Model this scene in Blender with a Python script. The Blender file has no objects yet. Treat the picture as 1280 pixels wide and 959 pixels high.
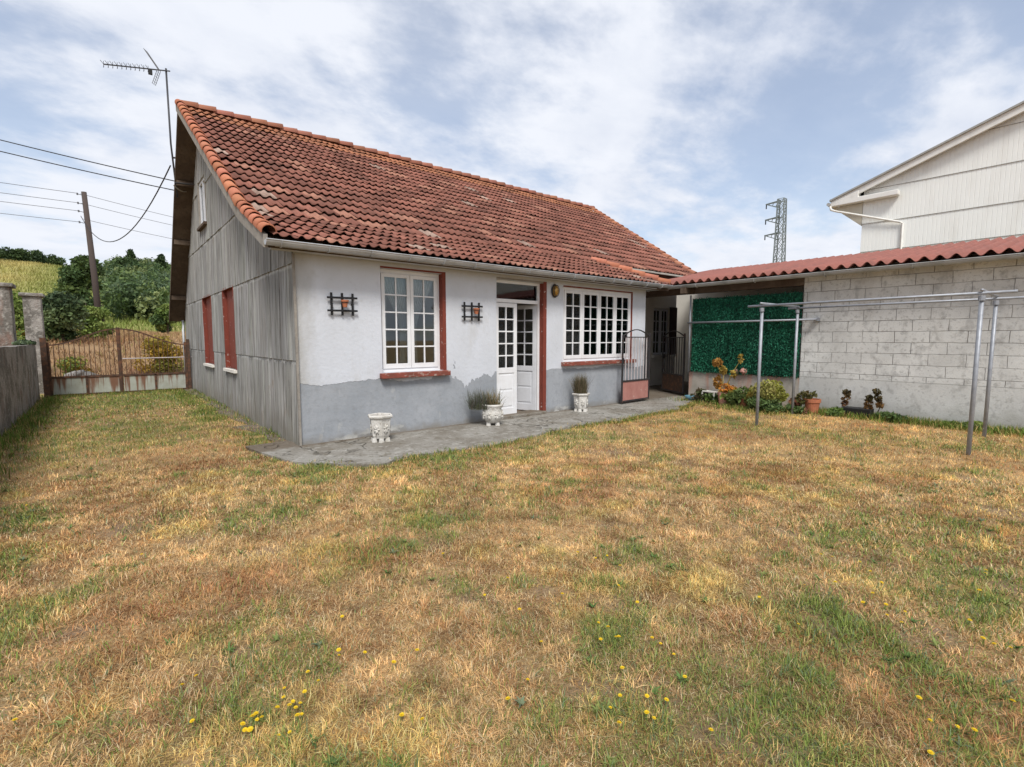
import bpy, math, random
import numpy as np
from mathutils import Vector, Matrix
rng = np.random.default_rng(7); random.seed(7)
R = math.radians
scn = bpy.context.scene; col = scn.collection
# ------------------------------------------------------------------ camera
cam = bpy.data.objects.new('camera', bpy.data.cameras.new('camera')); col.objects.link(cam); scn.camera = cam
cam.data.sensor_width = 36; cam.data.lens = 612/1280*36; cam.data.clip_start = .05; cam.data.clip_end = 2000
az, th = R(50.1), R(5.25)
cam.location = (-2.03, -6.95, 1.5)
cam.rotation_euler = Vector((math.cos(az)*math.cos(th), math.sin(az)*math.cos(th), -math.sin(th))).to_track_quat('-Z', 'Y').to_euler()
# ------------------------------------------------------------------ sun + sky
SUN_EL, SUN_AZ = R(52), R(238)      # azimuth measured counter-clockwise from +X: light comes from this side
sd = Vector((math.cos(SUN_AZ)*math.cos(SUN_EL), math.sin(SUN_AZ)*math.cos(SUN_EL), math.sin(SUN_EL)))
sl = bpy.data.lights.new('sun', 'SUN'); sl.energy = 2.5; sl.angle = R(17); sl.color = (1, .965, .91)
so = bpy.data.objects.new('sun', sl); col.objects.link(so); so.rotation_euler = sd.to_track_quat('Z', 'Y').to_euler()
w = bpy.data.worlds.new('World'); scn.world = w; w.use_nodes = True
scn.view_settings.view_transform = 'Standard'; scn.view_settings.look = 'None'
scn.view_settings.exposure = 0.56; scn.view_settings.gamma = 1
CLOUD_STRENGTH = 0.74
def build_world():
    t = w.node_tree; n = t.nodes; l = t.links; n.clear()
    out = n.new('ShaderNodeOutputWorld')
    sky = n.new('ShaderNodeTexSky'); sky.sky_type = 'NISHITA'; sky.sun_disc = False
    sky.sun_elevation = SUN_EL; sky.sun_rotation = math.pi/2-SUN_AZ
    b1 = n.new('ShaderNodeBackground'); b1.inputs[1].default_value = .11; l.new(sky.outputs[0], b1.inputs[0])
    tc = n.new('ShaderNodeTexCoord'); sep = n.new('ShaderNodeSeparateXYZ'); l.new(tc.outputs['Generated'], sep.inputs[0])
    mz = n.new('ShaderNodeMath'); mz.operation = 'MAXIMUM'; l.new(sep.outputs[2], mz.inputs[0]); mz.inputs[1].default_value = 0
    az_ = n.new('ShaderNodeMath'); az_.operation = 'ADD'; l.new(mz.outputs[0], az_.inputs[0]); az_.inputs[1].default_value = .22
    dv = n.new('ShaderNodeVectorMath'); dv.operation = 'DIVIDE'; l.new(tc.outputs['Generated'], dv.inputs[0])
    cb = n.new('ShaderNodeCombineXYZ')
    for i in range(3): l.new(az_.outputs[0], cb.inputs[i])
    l.new(cb.outputs[0], dv.inputs[1])
    mp = n.new('ShaderNodeMapping'); mp.inputs['Location'].default_value = (4.3, 1.7, 0); mp.inputs['Rotation'].default_value = (0, 0, R(35)); mp.inputs['Scale'].default_value = (1.0, 1.35, .0)
    l.new(dv.outputs[0], mp.inputs[0])
    def noise(s, d, r, dist, src=mp):
        q = n.new('ShaderNodeTexNoise'); q.inputs['Scale'].default_value = s; q.inputs['Detail'].default_value = d
        q.inputs['Roughness'].default_value = r; q.inputs['Distortion'].default_value = dist; l.new(src.outputs[0], q.inputs['Vector']); return q
    n1 = noise(1.05, 10, .56, .1); n2 = noise(3.8, 8, .6, .1); n3 = noise(.55, 5, .5, .1)
    m = n.new('ShaderNodeMath'); m.operation = 'MULTIPLY_ADD'; l.new(n2.outputs[0], m.inputs[0]); m.inputs[1].default_value = .30; l.new(n1.outputs[0], m.inputs[2])
    r = n.new('ShaderNodeMapRange'); r.interpolation_type = 'SMOOTHSTEP'; l.new(m.outputs[0], r.inputs[0])
    r.inputs[1].default_value = .53; r.inputs[2].default_value = .71; r.inputs[3].default_value = .40; r.inputs[4].default_value = 1
    # cloud shade
    a = n.new('ShaderNodeMath'); a.operation = 'MULTIPLY_ADD'; l.new(n2.outputs[0], a.inputs[0]); a.inputs[1].default_value = .45; l.new(n3.outputs[0], a.inputs[2])
    rc = n.new('ShaderNodeValToRGB'); l.new(a.outputs[0], rc.inputs[0])
    rc.color_ramp.elements[0].position = .55; rc.color_ramp.elements[0].color = (.64, .69, .80, 1)
    rc.color_ramp.elements[1].position = .80; rc.color_ramp.elements[1].color = (.82, .85, .92, 1)
    b2 = n.new('ShaderNodeBackground'); b2.inputs[1].default_value = CLOUD_STRENGTH; l.new(rc.outputs[0], b2.inputs[0])
    mx = n.new('ShaderNodeMixShader'); l.new(r.outputs[0], mx.inputs[0]); l.new(b1.outputs[0], mx.inputs[1]); l.new(b2.outputs[0], mx.inputs[2])
    l.new(mx.outputs[0], out.inputs[0])
build_world()

# ------------------------------------------------------------------ helpers
def tag(o, label=None, cat=None, group=None, kind=None):
    if label: o['label'] = label
    if cat: o['category'] = cat
    if group: o['group'] = group
    if kind: o['kind'] = kind
    return o
def thing(name, loc, label, cat, group=None):
    o = bpy.data.objects.new(name, None); col.objects.link(o); o.location = loc; o.empty_display_size = .2
    return tag(o, label, cat, group)
def origin(p):
    v = Vector((0, 0, 0))
    while p is not None: v += p.location; p = p.parent
    return v
def copy_tree(o, parent=None):
    c = o.copy(); col.objects.link(c); c.parent = parent
    for ch in [x for x in o.children]:
        copy_tree(ch, c)
    return c
class MB:
    """collects boxes, tubes and polygons; build() links them as ONE mesh object"""
    def __init__(s): s.v = []; s.f = []; s.c = []; s.cur = (1, 1, 1)
    def add(s, vs, fs):
        k = len(s.v); s.v += [tuple(x) for x in vs]; s.f += [tuple(i+k for i in f) for f in fs]; s.c += [s.cur]*len(vs); return s
    def box(s, a, b):
        x0, y0, z0 = a; x1, y1, z1 = b
        return s.add([(x0,y0,z0),(x1,y0,z0),(x1,y1,z0),(x0,y1,z0),(x0,y0,z1),(x1,y0,z1),(x1,y1,z1),(x0,y1,z1)],
                     [(0,3,2,1),(4,5,6,7),(0,1,5,4),(1,2,6,5),(2,3,7,6),(3,0,4,7)])
    def bar(s, p, q, w_, h_=None, up=(0, 0, 1)):
        h_ = h_ or w_; p = Vector(p); q = Vector(q); d = (q-p).normalized(); u = Vector(up)
        if abs(d.dot(u)) > .98: u = Vector((0, 1, 0))
        r = d.cross(u).normalized()*(w_/2); u2 = r.cross(d).normalized()*(h_/2)
        return s.add([p-r-u2, p+r-u2, p+r+u2, p-r+u2, q-r-u2, q+r-u2, q+r+u2, q-r+u2],
                     [(3,2,1,0),(4,5,6,7),(0,1,5,4),(1,2,6,5),(2,3,7,6),(3,0,4,7)])
    def tube(s, pts, r, n=8, cap=True):
        pts = [Vector(p) for p in pts]; rs = r if isinstance(r, (list, tuple)) else [r]*len(pts)
        vs = []; fs = []
        ref = None
        for i, p in enumerate(pts):
            d = (pts[min(i+1, len(pts)-1)]-pts[max(i-1, 0)]).normalized()
            if ref is None: ref = Vector((0, 0, 1)) if abs(d.z) < .9 else Vector((1, 0, 0))
            a = d.cross(ref).normalized(); b = a.cross(d).normalized(); ref = b
            for k in range(n):
                t = 2*math.pi*k/n; vs.append(p+a*rs[i]*math.cos(t)+b*rs[i]*math.sin(t))
        for i in range(len(pts)-1):
            for k in range(n): fs.append((i*n+k, i*n+(k+1) % n, (i+1)*n+(k+1) % n, (i+1)*n+k))
        if cap: fs.append(tuple(reversed(range(n)))); fs.append(tuple(range((len(pts)-1)*n, len(pts)*n)))
        return s.add(vs, fs)
    def lathe(s, c, prof, n=20, wob=0, cap=False):
        vs = []; fs = []; c = Vector(c)
        for (r, z) in prof:
            for k in range(n):
                t = 2*math.pi*(k+.5)/n; rr = r*(1+random.uniform(-wob, wob)); vs.append((c.x+rr*math.cos(t), c.y+rr*math.sin(t), c.z+z))
        for i in range(len(prof)-1):
            for k in range(n): fs.append((i*n+k, i*n+(k+1) % n, (i+1)*n+(k+1) % n, (i+1)*n+k))
        if cap: fs.append(tuple(range((len(prof)-1)*n, len(prof)*n)))
        return s.add(vs, fs)
    def poly(s, pts, d):
        """planar outline pts extruded by vector d"""
        n = len(pts); pts = [Vector(p) for p in pts]; d = Vector(d)
        return s.add(pts+[p+d for p in pts], [tuple(range(n)), tuple(reversed(range(n, 2*n)))]+[(i, n+i, n+(i+1) % n, (i+1) % n) for i in range(n)])
    def build(s, name, m, parent=None, smooth=False, colors=False, bevel=0):
        o0 = origin(parent)
        me = bpy.data.meshes.new(name); me.from_pydata([(x-o0.x, y-o0.y, z-o0.z) for x, y, z in s.v], [], s.f); me.update()
        if colors:
            ca = me.color_attributes.new('Col', 'FLOAT_COLOR', 'POINT')
            ca.data.foreach_set('color', np.array([(*c, 1) for c in s.c], np.float32).ravel())
        import bmesh
        bm = bmesh.new(); bm.from_mesh(me); bmesh.ops.recalc_face_normals(bm, faces=bm.faces); bm.to_mesh(me); bm.free()
        if smooth: me.polygons.foreach_set('use_smooth', [True]*len(me.polygons))
        me.materials.append(m); o = bpy.data.objects.new(name, me); col.objects.link(o); o.parent = parent
        if bevel:
            bv = o.modifiers.new('bevel', 'BEVEL'); bv.width = bevel; bv.segments = 2; bv.limit_method = 'ANGLE'; bv.angle_limit = R(40)
        return o
def fast(name, V, F, C, m, parent=None, smooth=False):
    """numpy mesh: V (n,3) world, F list of (k,m) face index arrays, C (n,3) colours"""
    o0 = np.array(origin(parent)[:]); V = np.asarray(V, np.float32)-o0.astype(np.float32)
    me = bpy.data.meshes.new(name); me.vertices.add(len(V)); me.vertices.foreach_set('co', V.ravel())
    F = [f for f in F if len(f)]
    loops = np.concatenate([f.ravel() for f in F]).astype(np.int32)
    cnt = np.concatenate([np.full(len(f), f.shape[1]) for f in F]).astype(np.int32)
    me.loops.add(len(loops)); me.loops.foreach_set('vertex_index', loops)
    me.polygons.add(len(cnt)); me.polygons.foreach_set('loop_start', (np.cumsum(cnt)-cnt).astype(np.int32))
    try: me.polygons.foreach_set('loop_total', cnt)
    except Exception: pass
    me.update(calc_edges=True)
    if C is not None:
        ca = me.color_attributes.new('Col', 'FLOAT_COLOR', 'POINT')
        ca.data.foreach_set('color', np.concatenate([np.asarray(C, np.float32), np.ones((len(V), 1), np.float32)], 1).ravel())
    if smooth: me.polygons.foreach_set('use_smooth', np.ones(len(cnt), bool))
    me.materials.append(m); o = bpy.data.objects.new(name, me); col.objects.link(o); o.parent = parent
    return o
# value noise in numpy
_L = rng.random((256, 256))
def vn(x, y, s, o=4, seed=0):
    r = 0; a = 1; t = 0; x = np.asarray(x, float)*s+seed*17.3; y = np.asarray(y, float)*s+seed*9.1
    for k in range(o):
        xi = np.floor(x).astype(int); yi = np.floor(y).astype(int); fx = x-xi; fy = y-yi
        fx = fx*fx*(3-2*fx); fy = fy*fy*(3-2*fy)
        g = lambda i, j: _L[(xi+i) % 256, (yi+j) % 256]
        r = r+a*((g(0,0)*(1-fx)+g(1,0)*fx)*(1-fy)+(g(0,1)*(1-fx)+g(1,1)*fx)*fy); t += a; a *= .5; x = x*2.03+5; y = y*2.03+3
    return r/t
# ------------------------------------------------------------------ materials
def sw(axes, scale):   # description of a coordinate choice
    return (axes, scale)
def mat(name, base=(.5, .5, .5), rough=.8, layers=(), bump=None, attr=False, metal=0, spec=.3, extra=None, coord='world', trans=0):
    """layers: (scale, (sx,sy,sz), colour, lo, hi, strength[, detail]) noise-masked colours; world-position based"""
    m = bpy.data.materials.new(name); m.use_nodes = True; t = m.node_tree; n = t.nodes; l = t.links
    b = n['Principled BSDF']; b.inputs['Roughness'].default_value = rough; b.inputs['Metallic'].default_value = metal
    b.inputs['Specular IOR Level'].default_value = spec
    g = n.new('ShaderNodeNewGeometry'); pos = g.outputs['Position']
    def noise(s, st, det=6, rgh=.6, dist=0):
        mp = n.new('ShaderNodeMapping'); mp.inputs['Scale'].default_value = st; l.new(pos, mp.inputs[0])
        q = n.new('ShaderNodeTexNoise'); q.inputs['Scale'].default_value = s; q.inputs['Detail'].default_value = det
        q.inputs['Roughness'].default_value = rgh; q.inputs['Distortion'].default_value = dist
        l.new(mp.outputs[0], q.inputs['Vector']); return q.outputs[0]
    def rng_(v, lo, hi, a=0., b_=1.):
        r = n.new('ShaderNodeMapRange'); l.new(v, r.inputs[0]); r.inputs[1].default_value = lo; r.inputs[2].default_value = hi
        r.inputs[3].default_value = a; r.inputs[4].default_value = b_; return r.outputs[0]
    def mix(fac, a, b_, mode='MIX'):
        x = n.new('ShaderNodeMix'); x.data_type = 'RGBA'; x.blend_type = mode
        if isinstance(fac, (int, float)): x.inputs[0].default_value = fac
        else: l.new(fac, x.inputs[0])
        for k, q in ((6, a), (7, b_)):
            if isinstance(q, tuple): x.inputs[k].default_value = (*q, 1)
            else: l.new(q, x.inputs[k])
        return x.outputs[2]
    def math_(op, a, b_=0.0):
        x = n.new('ShaderNodeMath'); x.operation = op
        for k, q in ((0, a), (1, b_)):
            if isinstance(q, (int, float)): x.inputs[k].default_value = q
            else: l.new(q, x.inputs[k])
        return x.outputs[0]
    H = dict(n=n, l=l, noise=noise, rng=rng_, mix=mix, math=math_, pos=pos, b=b, t=t, geo=g)
    if attr:
        at = n.new('ShaderNodeAttribute'); at.attribute_name = 'Col'; c = at.outputs['Color']
        if attr == 'mul': c = mix(1.0, c, base, 'MULTIPLY')
    else:
        rg = n.new('ShaderNodeRGB'); rg.outputs[0].default_value = (*base, 1); c = rg.outputs[0]
    for L in layers:
        s, st, cc, lo, hi, k = L[:6]; det = L[6] if len(L) > 6 else 6
        c = mix(rng_(noise(s, st, det), lo, hi, 0, k), c, cc)
    h = None
    if extra: r = extra(H, c); c, h = r if isinstance(r, tuple) else (r, None)
    l.new(c, b.inputs['Base Color'])
    if bump or h is not None:
        bp = n.new('ShaderNodeBump'); bp.inputs['Distance'].default_value = bump[2] if bump and len(bump) > 2 else .01
        bp.inputs['Strength'].default_value = bump[1] if bump else .5
        if bump:
            hh = noise(bump[0], bump[3] if len(bump) > 3 else (1, 1, 1), 8, .65)
            if h is not None: hh = math_('ADD', hh, h)
        else: hh = h
        l.new(hh, bp.inputs['Height']); l.new(bp.outputs[0], b.inputs['Normal'])
    if trans:
        tr = n.new('ShaderNodeBsdfTranslucent'); l.new(c, tr.inputs[0]); ms = n.new('ShaderNodeMixShader'); ms.inputs[0].default_value = trans
        l.new(b.outputs[0], ms.inputs[1]); l.new(tr.outputs[0], ms.inputs[2]); l.new(ms.outputs[0], n['Material Output'].inputs[0])
    return m
I1 = (1, 1, 1)
def ex_front(H, c):
    sp = H['n'].new('ShaderNodeSeparateXYZ'); H['l'].new(H['pos'], sp.inputs[0]); x, y, z = sp.outputs
    m = H['math']; nz = H['noise'](1.1, (1, 1, .7), 7, .6); nf = H['noise'](9, I1, 5, .6)
    # peeling edge between white upper coat and grey lower render
    k = m('ADD', z, m('MULTIPLY', m('SUBTRACT', nz, .5), .34)); k = m('ADD', k, m('MULTIPLY', m('SUBTRACT', nf, .5), .05))
    # near the first planter/door the white coat hangs lower and is torn higher
    d = m('ABSOLUTE', m('SUBTRACT', x, 2.75)); near = H['rng'](d, .35, .75, 1, 0)
    nb = H['noise'](3.1, (1, 1, .6), 5, .6)
    k = m('ADD', k, m('MULTIPLY', near, m('MULTIPLY', m('SUBTRACT', nb, .52), 1.5)))
    mask = H['rng'](k, .868, .874, 1, 0)
    grey = H['mix'](H['rng'](H['noise'](1.7, I1, 6), .35, .7), (.27, .29, .315), (.35, .365, .39)); grey = H['mix'](H['rng'](H['noise'](11, I1, 7), .5, .7, 0, .6), grey, (.24, .25, .26)); grey = H['mix'](H['rng'](H['noise'](6, (1, 1, .4), 6), .62, .68, 0, .5), grey, (.42, .42, .41))
    grey = H['mix'](H['rng'](m('ADD', z, m('MULTIPLY', m('SUBTRACT', H['noise'](5, I1, 6), .5), .3)), .02, .16, .85, 0), grey, (.22, .205, .18))
    lime = H['mix'](H['rng'](m('ADD', z, m('MULTIPLY', m('SUBTRACT', H['noise'](4, I1, 8), .5), .5)), .05, .16, 1, 0), grey, (.45, .45, .43))
    grey = H['mix'](H['rng'](H['noise'](2.3, (1, 1, 2), 6), .55, .62), grey, lime)
    white = c
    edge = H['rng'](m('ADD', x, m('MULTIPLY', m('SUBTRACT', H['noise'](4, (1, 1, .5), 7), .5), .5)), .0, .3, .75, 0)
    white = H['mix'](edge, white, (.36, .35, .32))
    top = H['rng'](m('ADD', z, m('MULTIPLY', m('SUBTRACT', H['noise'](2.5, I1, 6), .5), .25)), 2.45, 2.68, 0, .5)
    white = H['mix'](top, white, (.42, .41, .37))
    return H['mix'](mask, white, grey), m('MULTIPLY', mask, -.6)
def ex_block(H, c):
    n, l = H['n'], H['l']; m = H['math']
    sp = n.new('ShaderNodeSeparateXYZ'); l.new(H['pos'], sp.inputs[0])
    cb = n.new('ShaderNodeCombineXYZ'); l.new(sp.outputs[1], cb.inputs[0]); l.new(sp.outputs[2], cb.inputs[1])
    nd = H['noise'](7, I1, 4)
    wob = n.new('ShaderNodeVectorMath'); wob.operation = 'MULTIPLY_ADD'; l.new(H['geo'].outputs['Position'], wob.inputs[0]); wob.inputs[1].default_value = (.030, .022, 0); l.new(cb.outputs[0], wob.inputs[2]); nw = n.new('ShaderNodeTexNoise'); nw.inputs['Scale'].default_value = 4; l.new(H['pos'], nw.inputs['Vector']); l.new(nw.outputs['Color'], wob.inputs[0])
    br = n.new('ShaderNodeTexBrick'); l.new(wob.outputs[0], br.inputs['Vector']); br.inputs['Scale'].default_value = 1
    br.inputs['Brick Width'].default_value = .5; br.inputs['Row Height'].default_value = .205; br.inputs['Mortar Size'].default_value = .007; br.inputs['Mortar Smooth'].default_value = .6
    br.inputs['Color1'].default_value = (0, 0, 0, 1); br.inputs['Color2'].default_value = (1, 1, 1, 1); br.inputs['Mortar'].default_value = (.5, .5, .5, 1)
    up = H['rng'](sp.outputs[2], .70, .715, 0, 1)
    mort = m('MULTIPLY', br.outputs['Fac'], up)
    c = H['mix'](m('MULTIPLY', H['rng'](br.outputs['Color'], 0, 1, 0, .22), up), c, (.44, .43, .40))
    c = H['mix'](H['rng'](sp.outputs[2], .68, .72, .35, 0), c, (.42, .415, .39))
    c = H['mix'](m('MULTIPLY', mort, H['rng'](H['noise'](1.9, I1, 5), .30, .60, .3, 1.0)), c, (.17, .16, .145))
    ledge = H['rng'](m('ABSOLUTE', m('SUBTRACT', sp.outputs[2], .705)), .0, .012, .7, 0)
    c = H['mix'](ledge, c, (.2, .2, .18))
    low = H['rng'](m('ADD', sp.outputs[2], m('MULTIPLY', m('SUBTRACT', H['noise'](3, I1, 6), .5), .5)), .0, .35, .6, 0)
    c = H['mix'](low, c, (.25, .235, .19))
    return c, m('MULTIPLY', mort, -2.2)
def ex_path(H, c):
    return c
M = {}
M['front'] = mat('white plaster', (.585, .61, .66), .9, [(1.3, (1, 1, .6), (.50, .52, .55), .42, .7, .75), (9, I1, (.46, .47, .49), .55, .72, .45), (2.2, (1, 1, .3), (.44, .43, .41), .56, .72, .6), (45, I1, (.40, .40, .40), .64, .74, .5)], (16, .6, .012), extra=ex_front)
M['plaster'] = mat('cream plaster', (.72, .69, .63), .9, [(1.5, I1, (.55, .53, .48), .45, .7, .8)], (24, .3, .006))
M['pinkplaster'] = mat('pinkish cement', (.36, .25, .21), .9, [(5, I1, (.24, .19, .17), .4, .7, .8)], (30, .4, .01))
def ex_clad(H, c):
    sp = H['n'].new('ShaderNodeSeparateXYZ'); H['l'].new(H['pos'], sp.inputs[0]); m = H['math']
    dmp = H['rng'](m('ADD', sp.outputs[2], m('MULTIPLY', m('SUBTRACT', H['noise'](3, (1, 1, .6), 6), .5), .8)), .0, .4, .55, 0)
    zz = m('SUBTRACT', sp.outputs[2], m('MULTIPLY', m('SUBTRACT', H['noise'](6, (1, 1, .3), 5), .5), .08))
    for z0 in (1.17, 2.47, 3.72):
        c = H['mix'](H['rng'](m('ABSOLUTE', m('SUBTRACT', zz, z0)), .0, .035, .6, 0), c, (.50, .50, .48))
    return H['mix'](dmp, c, (.16, .14, .10))
M['clad'] = mat('weathered fibre cement', (.325, .322, .312), .9, [(1.2, (1, 1, .25), (.21, .205, .195), .42, .68, .8), (30, (1, 1, .045), (.12, .115, .105), .48, .64, .85), (8, (1, 1, .08), (.46, .46, .45), .55, .72, .7), (2.5, (1, 1, .7), (.20, .15, .10), .62, .78, .7), (9, I1, (.38, .36, .33), .66, .74, .4)], (55, .5, .008, (1, 1, .07)), attr='mul', extra=ex_clad)
M['tile'] = mat('roof tile', (1, 1, 1), .85, [(28, I1, (.13, .062, .043), .52, .75, .7), (2.2, I1, (.105, .055, .042), .50, .72, .65), (55, I1, (.38, .31, .26), .70, .80, .5)], (60, .4, .006), attr=True)
M['ridge'] = mat('salmon verge tile', (.44, .175, .105), .85, [(18, I1, (.36, .12, .065), .45, .7, .7), (60, I1, (.55, .33, .24), .68, .8, .4)], (60, .3, .004), attr='mul')
M['deck'] = mat('brown roof timber', (.085, .058, .040), .9, [(3, (1, 1, .3), (.16, .12, .085), .45, .7, .8), (20, (1, .2, 1), (.05, .035, .025), .5, .7, .6)], (40, .4, .006))
M['mortar'] = mat('grey cement', (.30, .275, .24), .95, [(6, I1, (.19, .17, .15), .4, .7, .8)], (40, .6, .012))
M['wood_red'] = mat('flaking red paint', (.20, .045, .028), .7, [(7, (1, 1, .6), (.13, .032, .022), .4, .7, .6), (16, I1, (.50, .42, .38), .64, .68, .85)], (40, .3, .004))
M['sill_red'] = mat('chipped red sill', (.25, .065, .045), .8, [(9, (1, 1, 2), (.42, .33, .28), .56, .60, .9), (6, I1, (.12, .05, .035), .4, .6, .6)], (40, .5, .006))
M['white'] = mat('white window paint', (.74, .745, .76), .45, [(5, I1, (.62, .61, .60), .45, .75, .6), (40, I1, (.4, .37, .33), .7, .75, .4)], (60, .1, .002), spec=.4)
M['greydoor'] = mat('grey white door paint', (.62, .63, .66), .5, [(4, I1, (.48, .48, .5), .45, .75, .6)], (60, .1, .002), spec=.4)
M['room'] = mat('dim room plaster', (.50, .47, .43), .9)
M['floor_in'] = mat('room floor', (.22, .16, .12), .6)
def curtain_x(H, c):
    wv = H['n'].new('ShaderNodeTexWave'); wv.inputs['Scale'].default_value = 9; wv.inputs['Distortion'].default_value = 3; H['l'].new(H['pos'], wv.inputs['Vector'])
    return H['mix'](H['rng'](wv.outputs[1], 0, 1, 0, .35), c, (.45, .45, .45))
M['curtain'] = mat('net curtain', (.72, .72, .72), .9, trans=.35, extra=curtain_x)
M['curtain_tan'] = mat('tan curtain', (.38, .30, .25), .9, trans=.2)
def glass_mat():
    m = bpy.data.materials.new('window glass'); m.use_nodes = True; t = m.node_tree; n = t.nodes; l = t.links
    n.remove(n['Principled BSDF']); tr = n.new('ShaderNodeBsdfTransparent'); tr.inputs[0].default_value = (.86, .89, .88, 1)
    gl = n.new('ShaderNodeBsdfGlossy'); gl.inputs['Roughness'].default_value = .02; gl.inputs[0].default_value = (.9, .93, .95, 1)
    fr = n.new('ShaderNodeFresnel'); fr.inputs[0].default_value = 1.62
    ns = n.new('ShaderNodeTexNoise'); ns.inputs['Scale'].default_value = 5; bp = n.new('ShaderNodeBump'); bp.inputs['Strength'].default_value = .04
    l.new(ns.outputs[0], bp.inputs['Height']); l.new(bp.outputs[0], gl.inputs['Normal'])
    mx = n.new('ShaderNodeMixShader'); l.new(fr.outputs[0], mx.inputs[0]); l.new(tr.outputs[0], mx.inputs[1]); l.new(gl.outputs[0], mx.inputs[2]); l.new(mx.outputs[0], n['Material Output'].inputs[0])
    return m
M['glass'] = glass_mat()
M['gutter'] = mat('galvanised gutter', (.46, .47, .48), .45, [(4, I1, (.30, .30, .29), .45, .7, .7), (30, I1, (.24, .22, .19), .62, .75, .5)], metal=.35, spec=.5)
M['gutter_grey'] = mat('grey plastic gutter', (.36, .36, .35), .6, [(2.5, I1, (.20, .20, .17), .5, .68, .7)])
M['iron'] = mat('dark painted iron', (.035, .032, .033), .6, [(12, I1, (.12, .055, .035), .58, .68, .7)])
M['rust'] = mat('rusty brown iron', (.075, .045, .032), .85, [(10, I1, (.19, .085, .045), .48, .66, .8)], (80, .4, .003))
M['ironpink'] = mat('faded red sheet', (.40, .19, .16), .8, [(6, (1, 1, .7), (.30, .12, .10), .4, .7, .7), (14, I1, (.48, .38, .34), .62, .72, .6)])
M['ironpale'] = mat('pale painted bar', (.50, .45, .45), .7, [(20, I1, (.25, .15, .12), .55, .7, .6)])
def rustpanel(H, c):
    sp = H['n'].new('ShaderNodeSeparateXYZ'); H['l'].new(H['pos'], sp.inputs[0]); m = H['math']
    s = H['noise'](9, (1, 1, .06), 5); k = H['rng'](m('ADD', s, m('MULTIPLY', sp.outputs[2], .28)), .56, .66, 0, .9)
    return H['mix'](k, c, (.17, .07, .035))
M['gatepanel'] = mat('weathered gate sheet', (.40, .42, .37), .8, [(5, I1, (.30, .30, .24), .4, .7, .8)], extra=rustpanel)
M['galv'] = mat('galvanised steel pipe', (.30, .315, .345), .5, [(12, I1, (.20, .21, .23), .45, .7, .7)], metal=.3, spec=.5)
M['blackiron'] = mat('black iron', (.015, .015, .017), .6)
M['terra'] = mat('terracotta', (.42, .15, .075), .85, [(14, I1, (.28, .10, .06), .45, .7, .7)])
M['brass'] = mat('amber glass', (.42, .24, .05), .25, [(20, I1, (.25, .13, .03), .4, .7, .6)], spec=.6, metal=.3)
M['potwhite'] = mat('chipped white stone', (.60, .58, .54), .9, [(26, I1, (.27, .23, .18), .56, .66, .65), (5, I1, (.40, .37, .31), .45, .7, .6)], (30, .8, .015))
M['soil'] = mat('dry soil', (.11, .065, .04), 1, [(30, I1, (.2, .13, .08), .5, .7, .7)], (40, .8, .02))
def ex_conc(H, c):
    n, l = H['n'], H['l']; m = H['math']; sp = n.new('ShaderNodeSeparateXYZ'); l.new(H['pos'], sp.inputs[0])
    vo = n.new('ShaderNodeTexVoronoi'); vo.feature = 'DISTANCE_TO_EDGE'; vo.inputs['Scale'].default_value = .45
    wb = n.new('ShaderNodeVectorMath'); wb.operation = 'ADD'; l.new(H['geo'].outputs['Position'], wb.inputs[0])
    nc = n.new('ShaderNodeTexNoise'); nc.inputs['Scale'].default_value = 3; l.new(H['pos'], nc.inputs['Vector']); l.new(nc.outputs['Color'], wb.inputs[1]); l.new(wb.outputs[0], vo.inputs['Vector'])
    cr = m('MULTIPLY', H['rng'](vo.outputs['Distance'], .002, .009, .8, 0), H['rng'](H['noise'](1.6, I1, 3), .42, .55, 0, 1))
    c = H['mix'](cr, c, (.08, .072, .055))
    ed = H['rng'](m('ADD', sp.outputs[1], m('MULTIPLY', m('SUBTRACT', H['noise'](5, I1, 6), .5), .3)), -.16, -.02, 0, .8)  # brown strip along the wall base: dirt and shadow painted together
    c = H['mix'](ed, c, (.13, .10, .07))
    return c, m('MULTIPLY', cr, -1.0)
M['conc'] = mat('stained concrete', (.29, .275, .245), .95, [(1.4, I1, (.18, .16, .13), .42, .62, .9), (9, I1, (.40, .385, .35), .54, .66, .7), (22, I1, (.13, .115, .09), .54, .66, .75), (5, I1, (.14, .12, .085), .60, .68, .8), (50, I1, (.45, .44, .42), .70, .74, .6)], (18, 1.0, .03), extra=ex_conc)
M['oldwall'] = mat('lichened cement wall', (.33, .305, .28), .95, [(3.0, (1, 1, .7), (.13, .12, .105), .44, .56, .85), (11, I1, (.46, .44, .40), .54, .66, .7), (4, (1, 1, .4), (.22, .13, .10), .55, .68, .7), (30, I1, (.09, .085, .075), .56, .66, .7)], (14, 1.0, .03))
M['block'] = mat('painted concrete block', (.64, .64, .62), .92, [(1.3, I1, (.50, .50, .485), .45, .62, .8), (5, (1, 1, .8), (.30, .295, .285), .54, .66, .7), (17, I1, (.28, .275, .26), .55, .66, .6), (60, I1, (.33, .325, .31), .56, .66, .5), (1.1, (1, 1, .25), (.33, .31, .28), .56, .70, .6)], (30, .6, .009), extra=ex_block)
def ex_low(H, c):
    sp = H['n'].new('ShaderNodeSeparateXYZ'); H['l'].new(H['pos'], sp.inputs[0]); m = H['math']
    k = H['rng'](m('ADD', H['noise'](5, (1, 1, .12), 4), m('MULTIPLY', sp.outputs[2], .25)), .62, .74, 0, .8)
    return H['mix'](k, c, (.45, .26, .20))
M['lowwall'] = mat('rendered low wall', (.42, .38, .33), .95, [(3, I1, (.26, .24, .20), .45, .68, .8)], (25, .6, .012), extra=ex_low)
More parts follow.
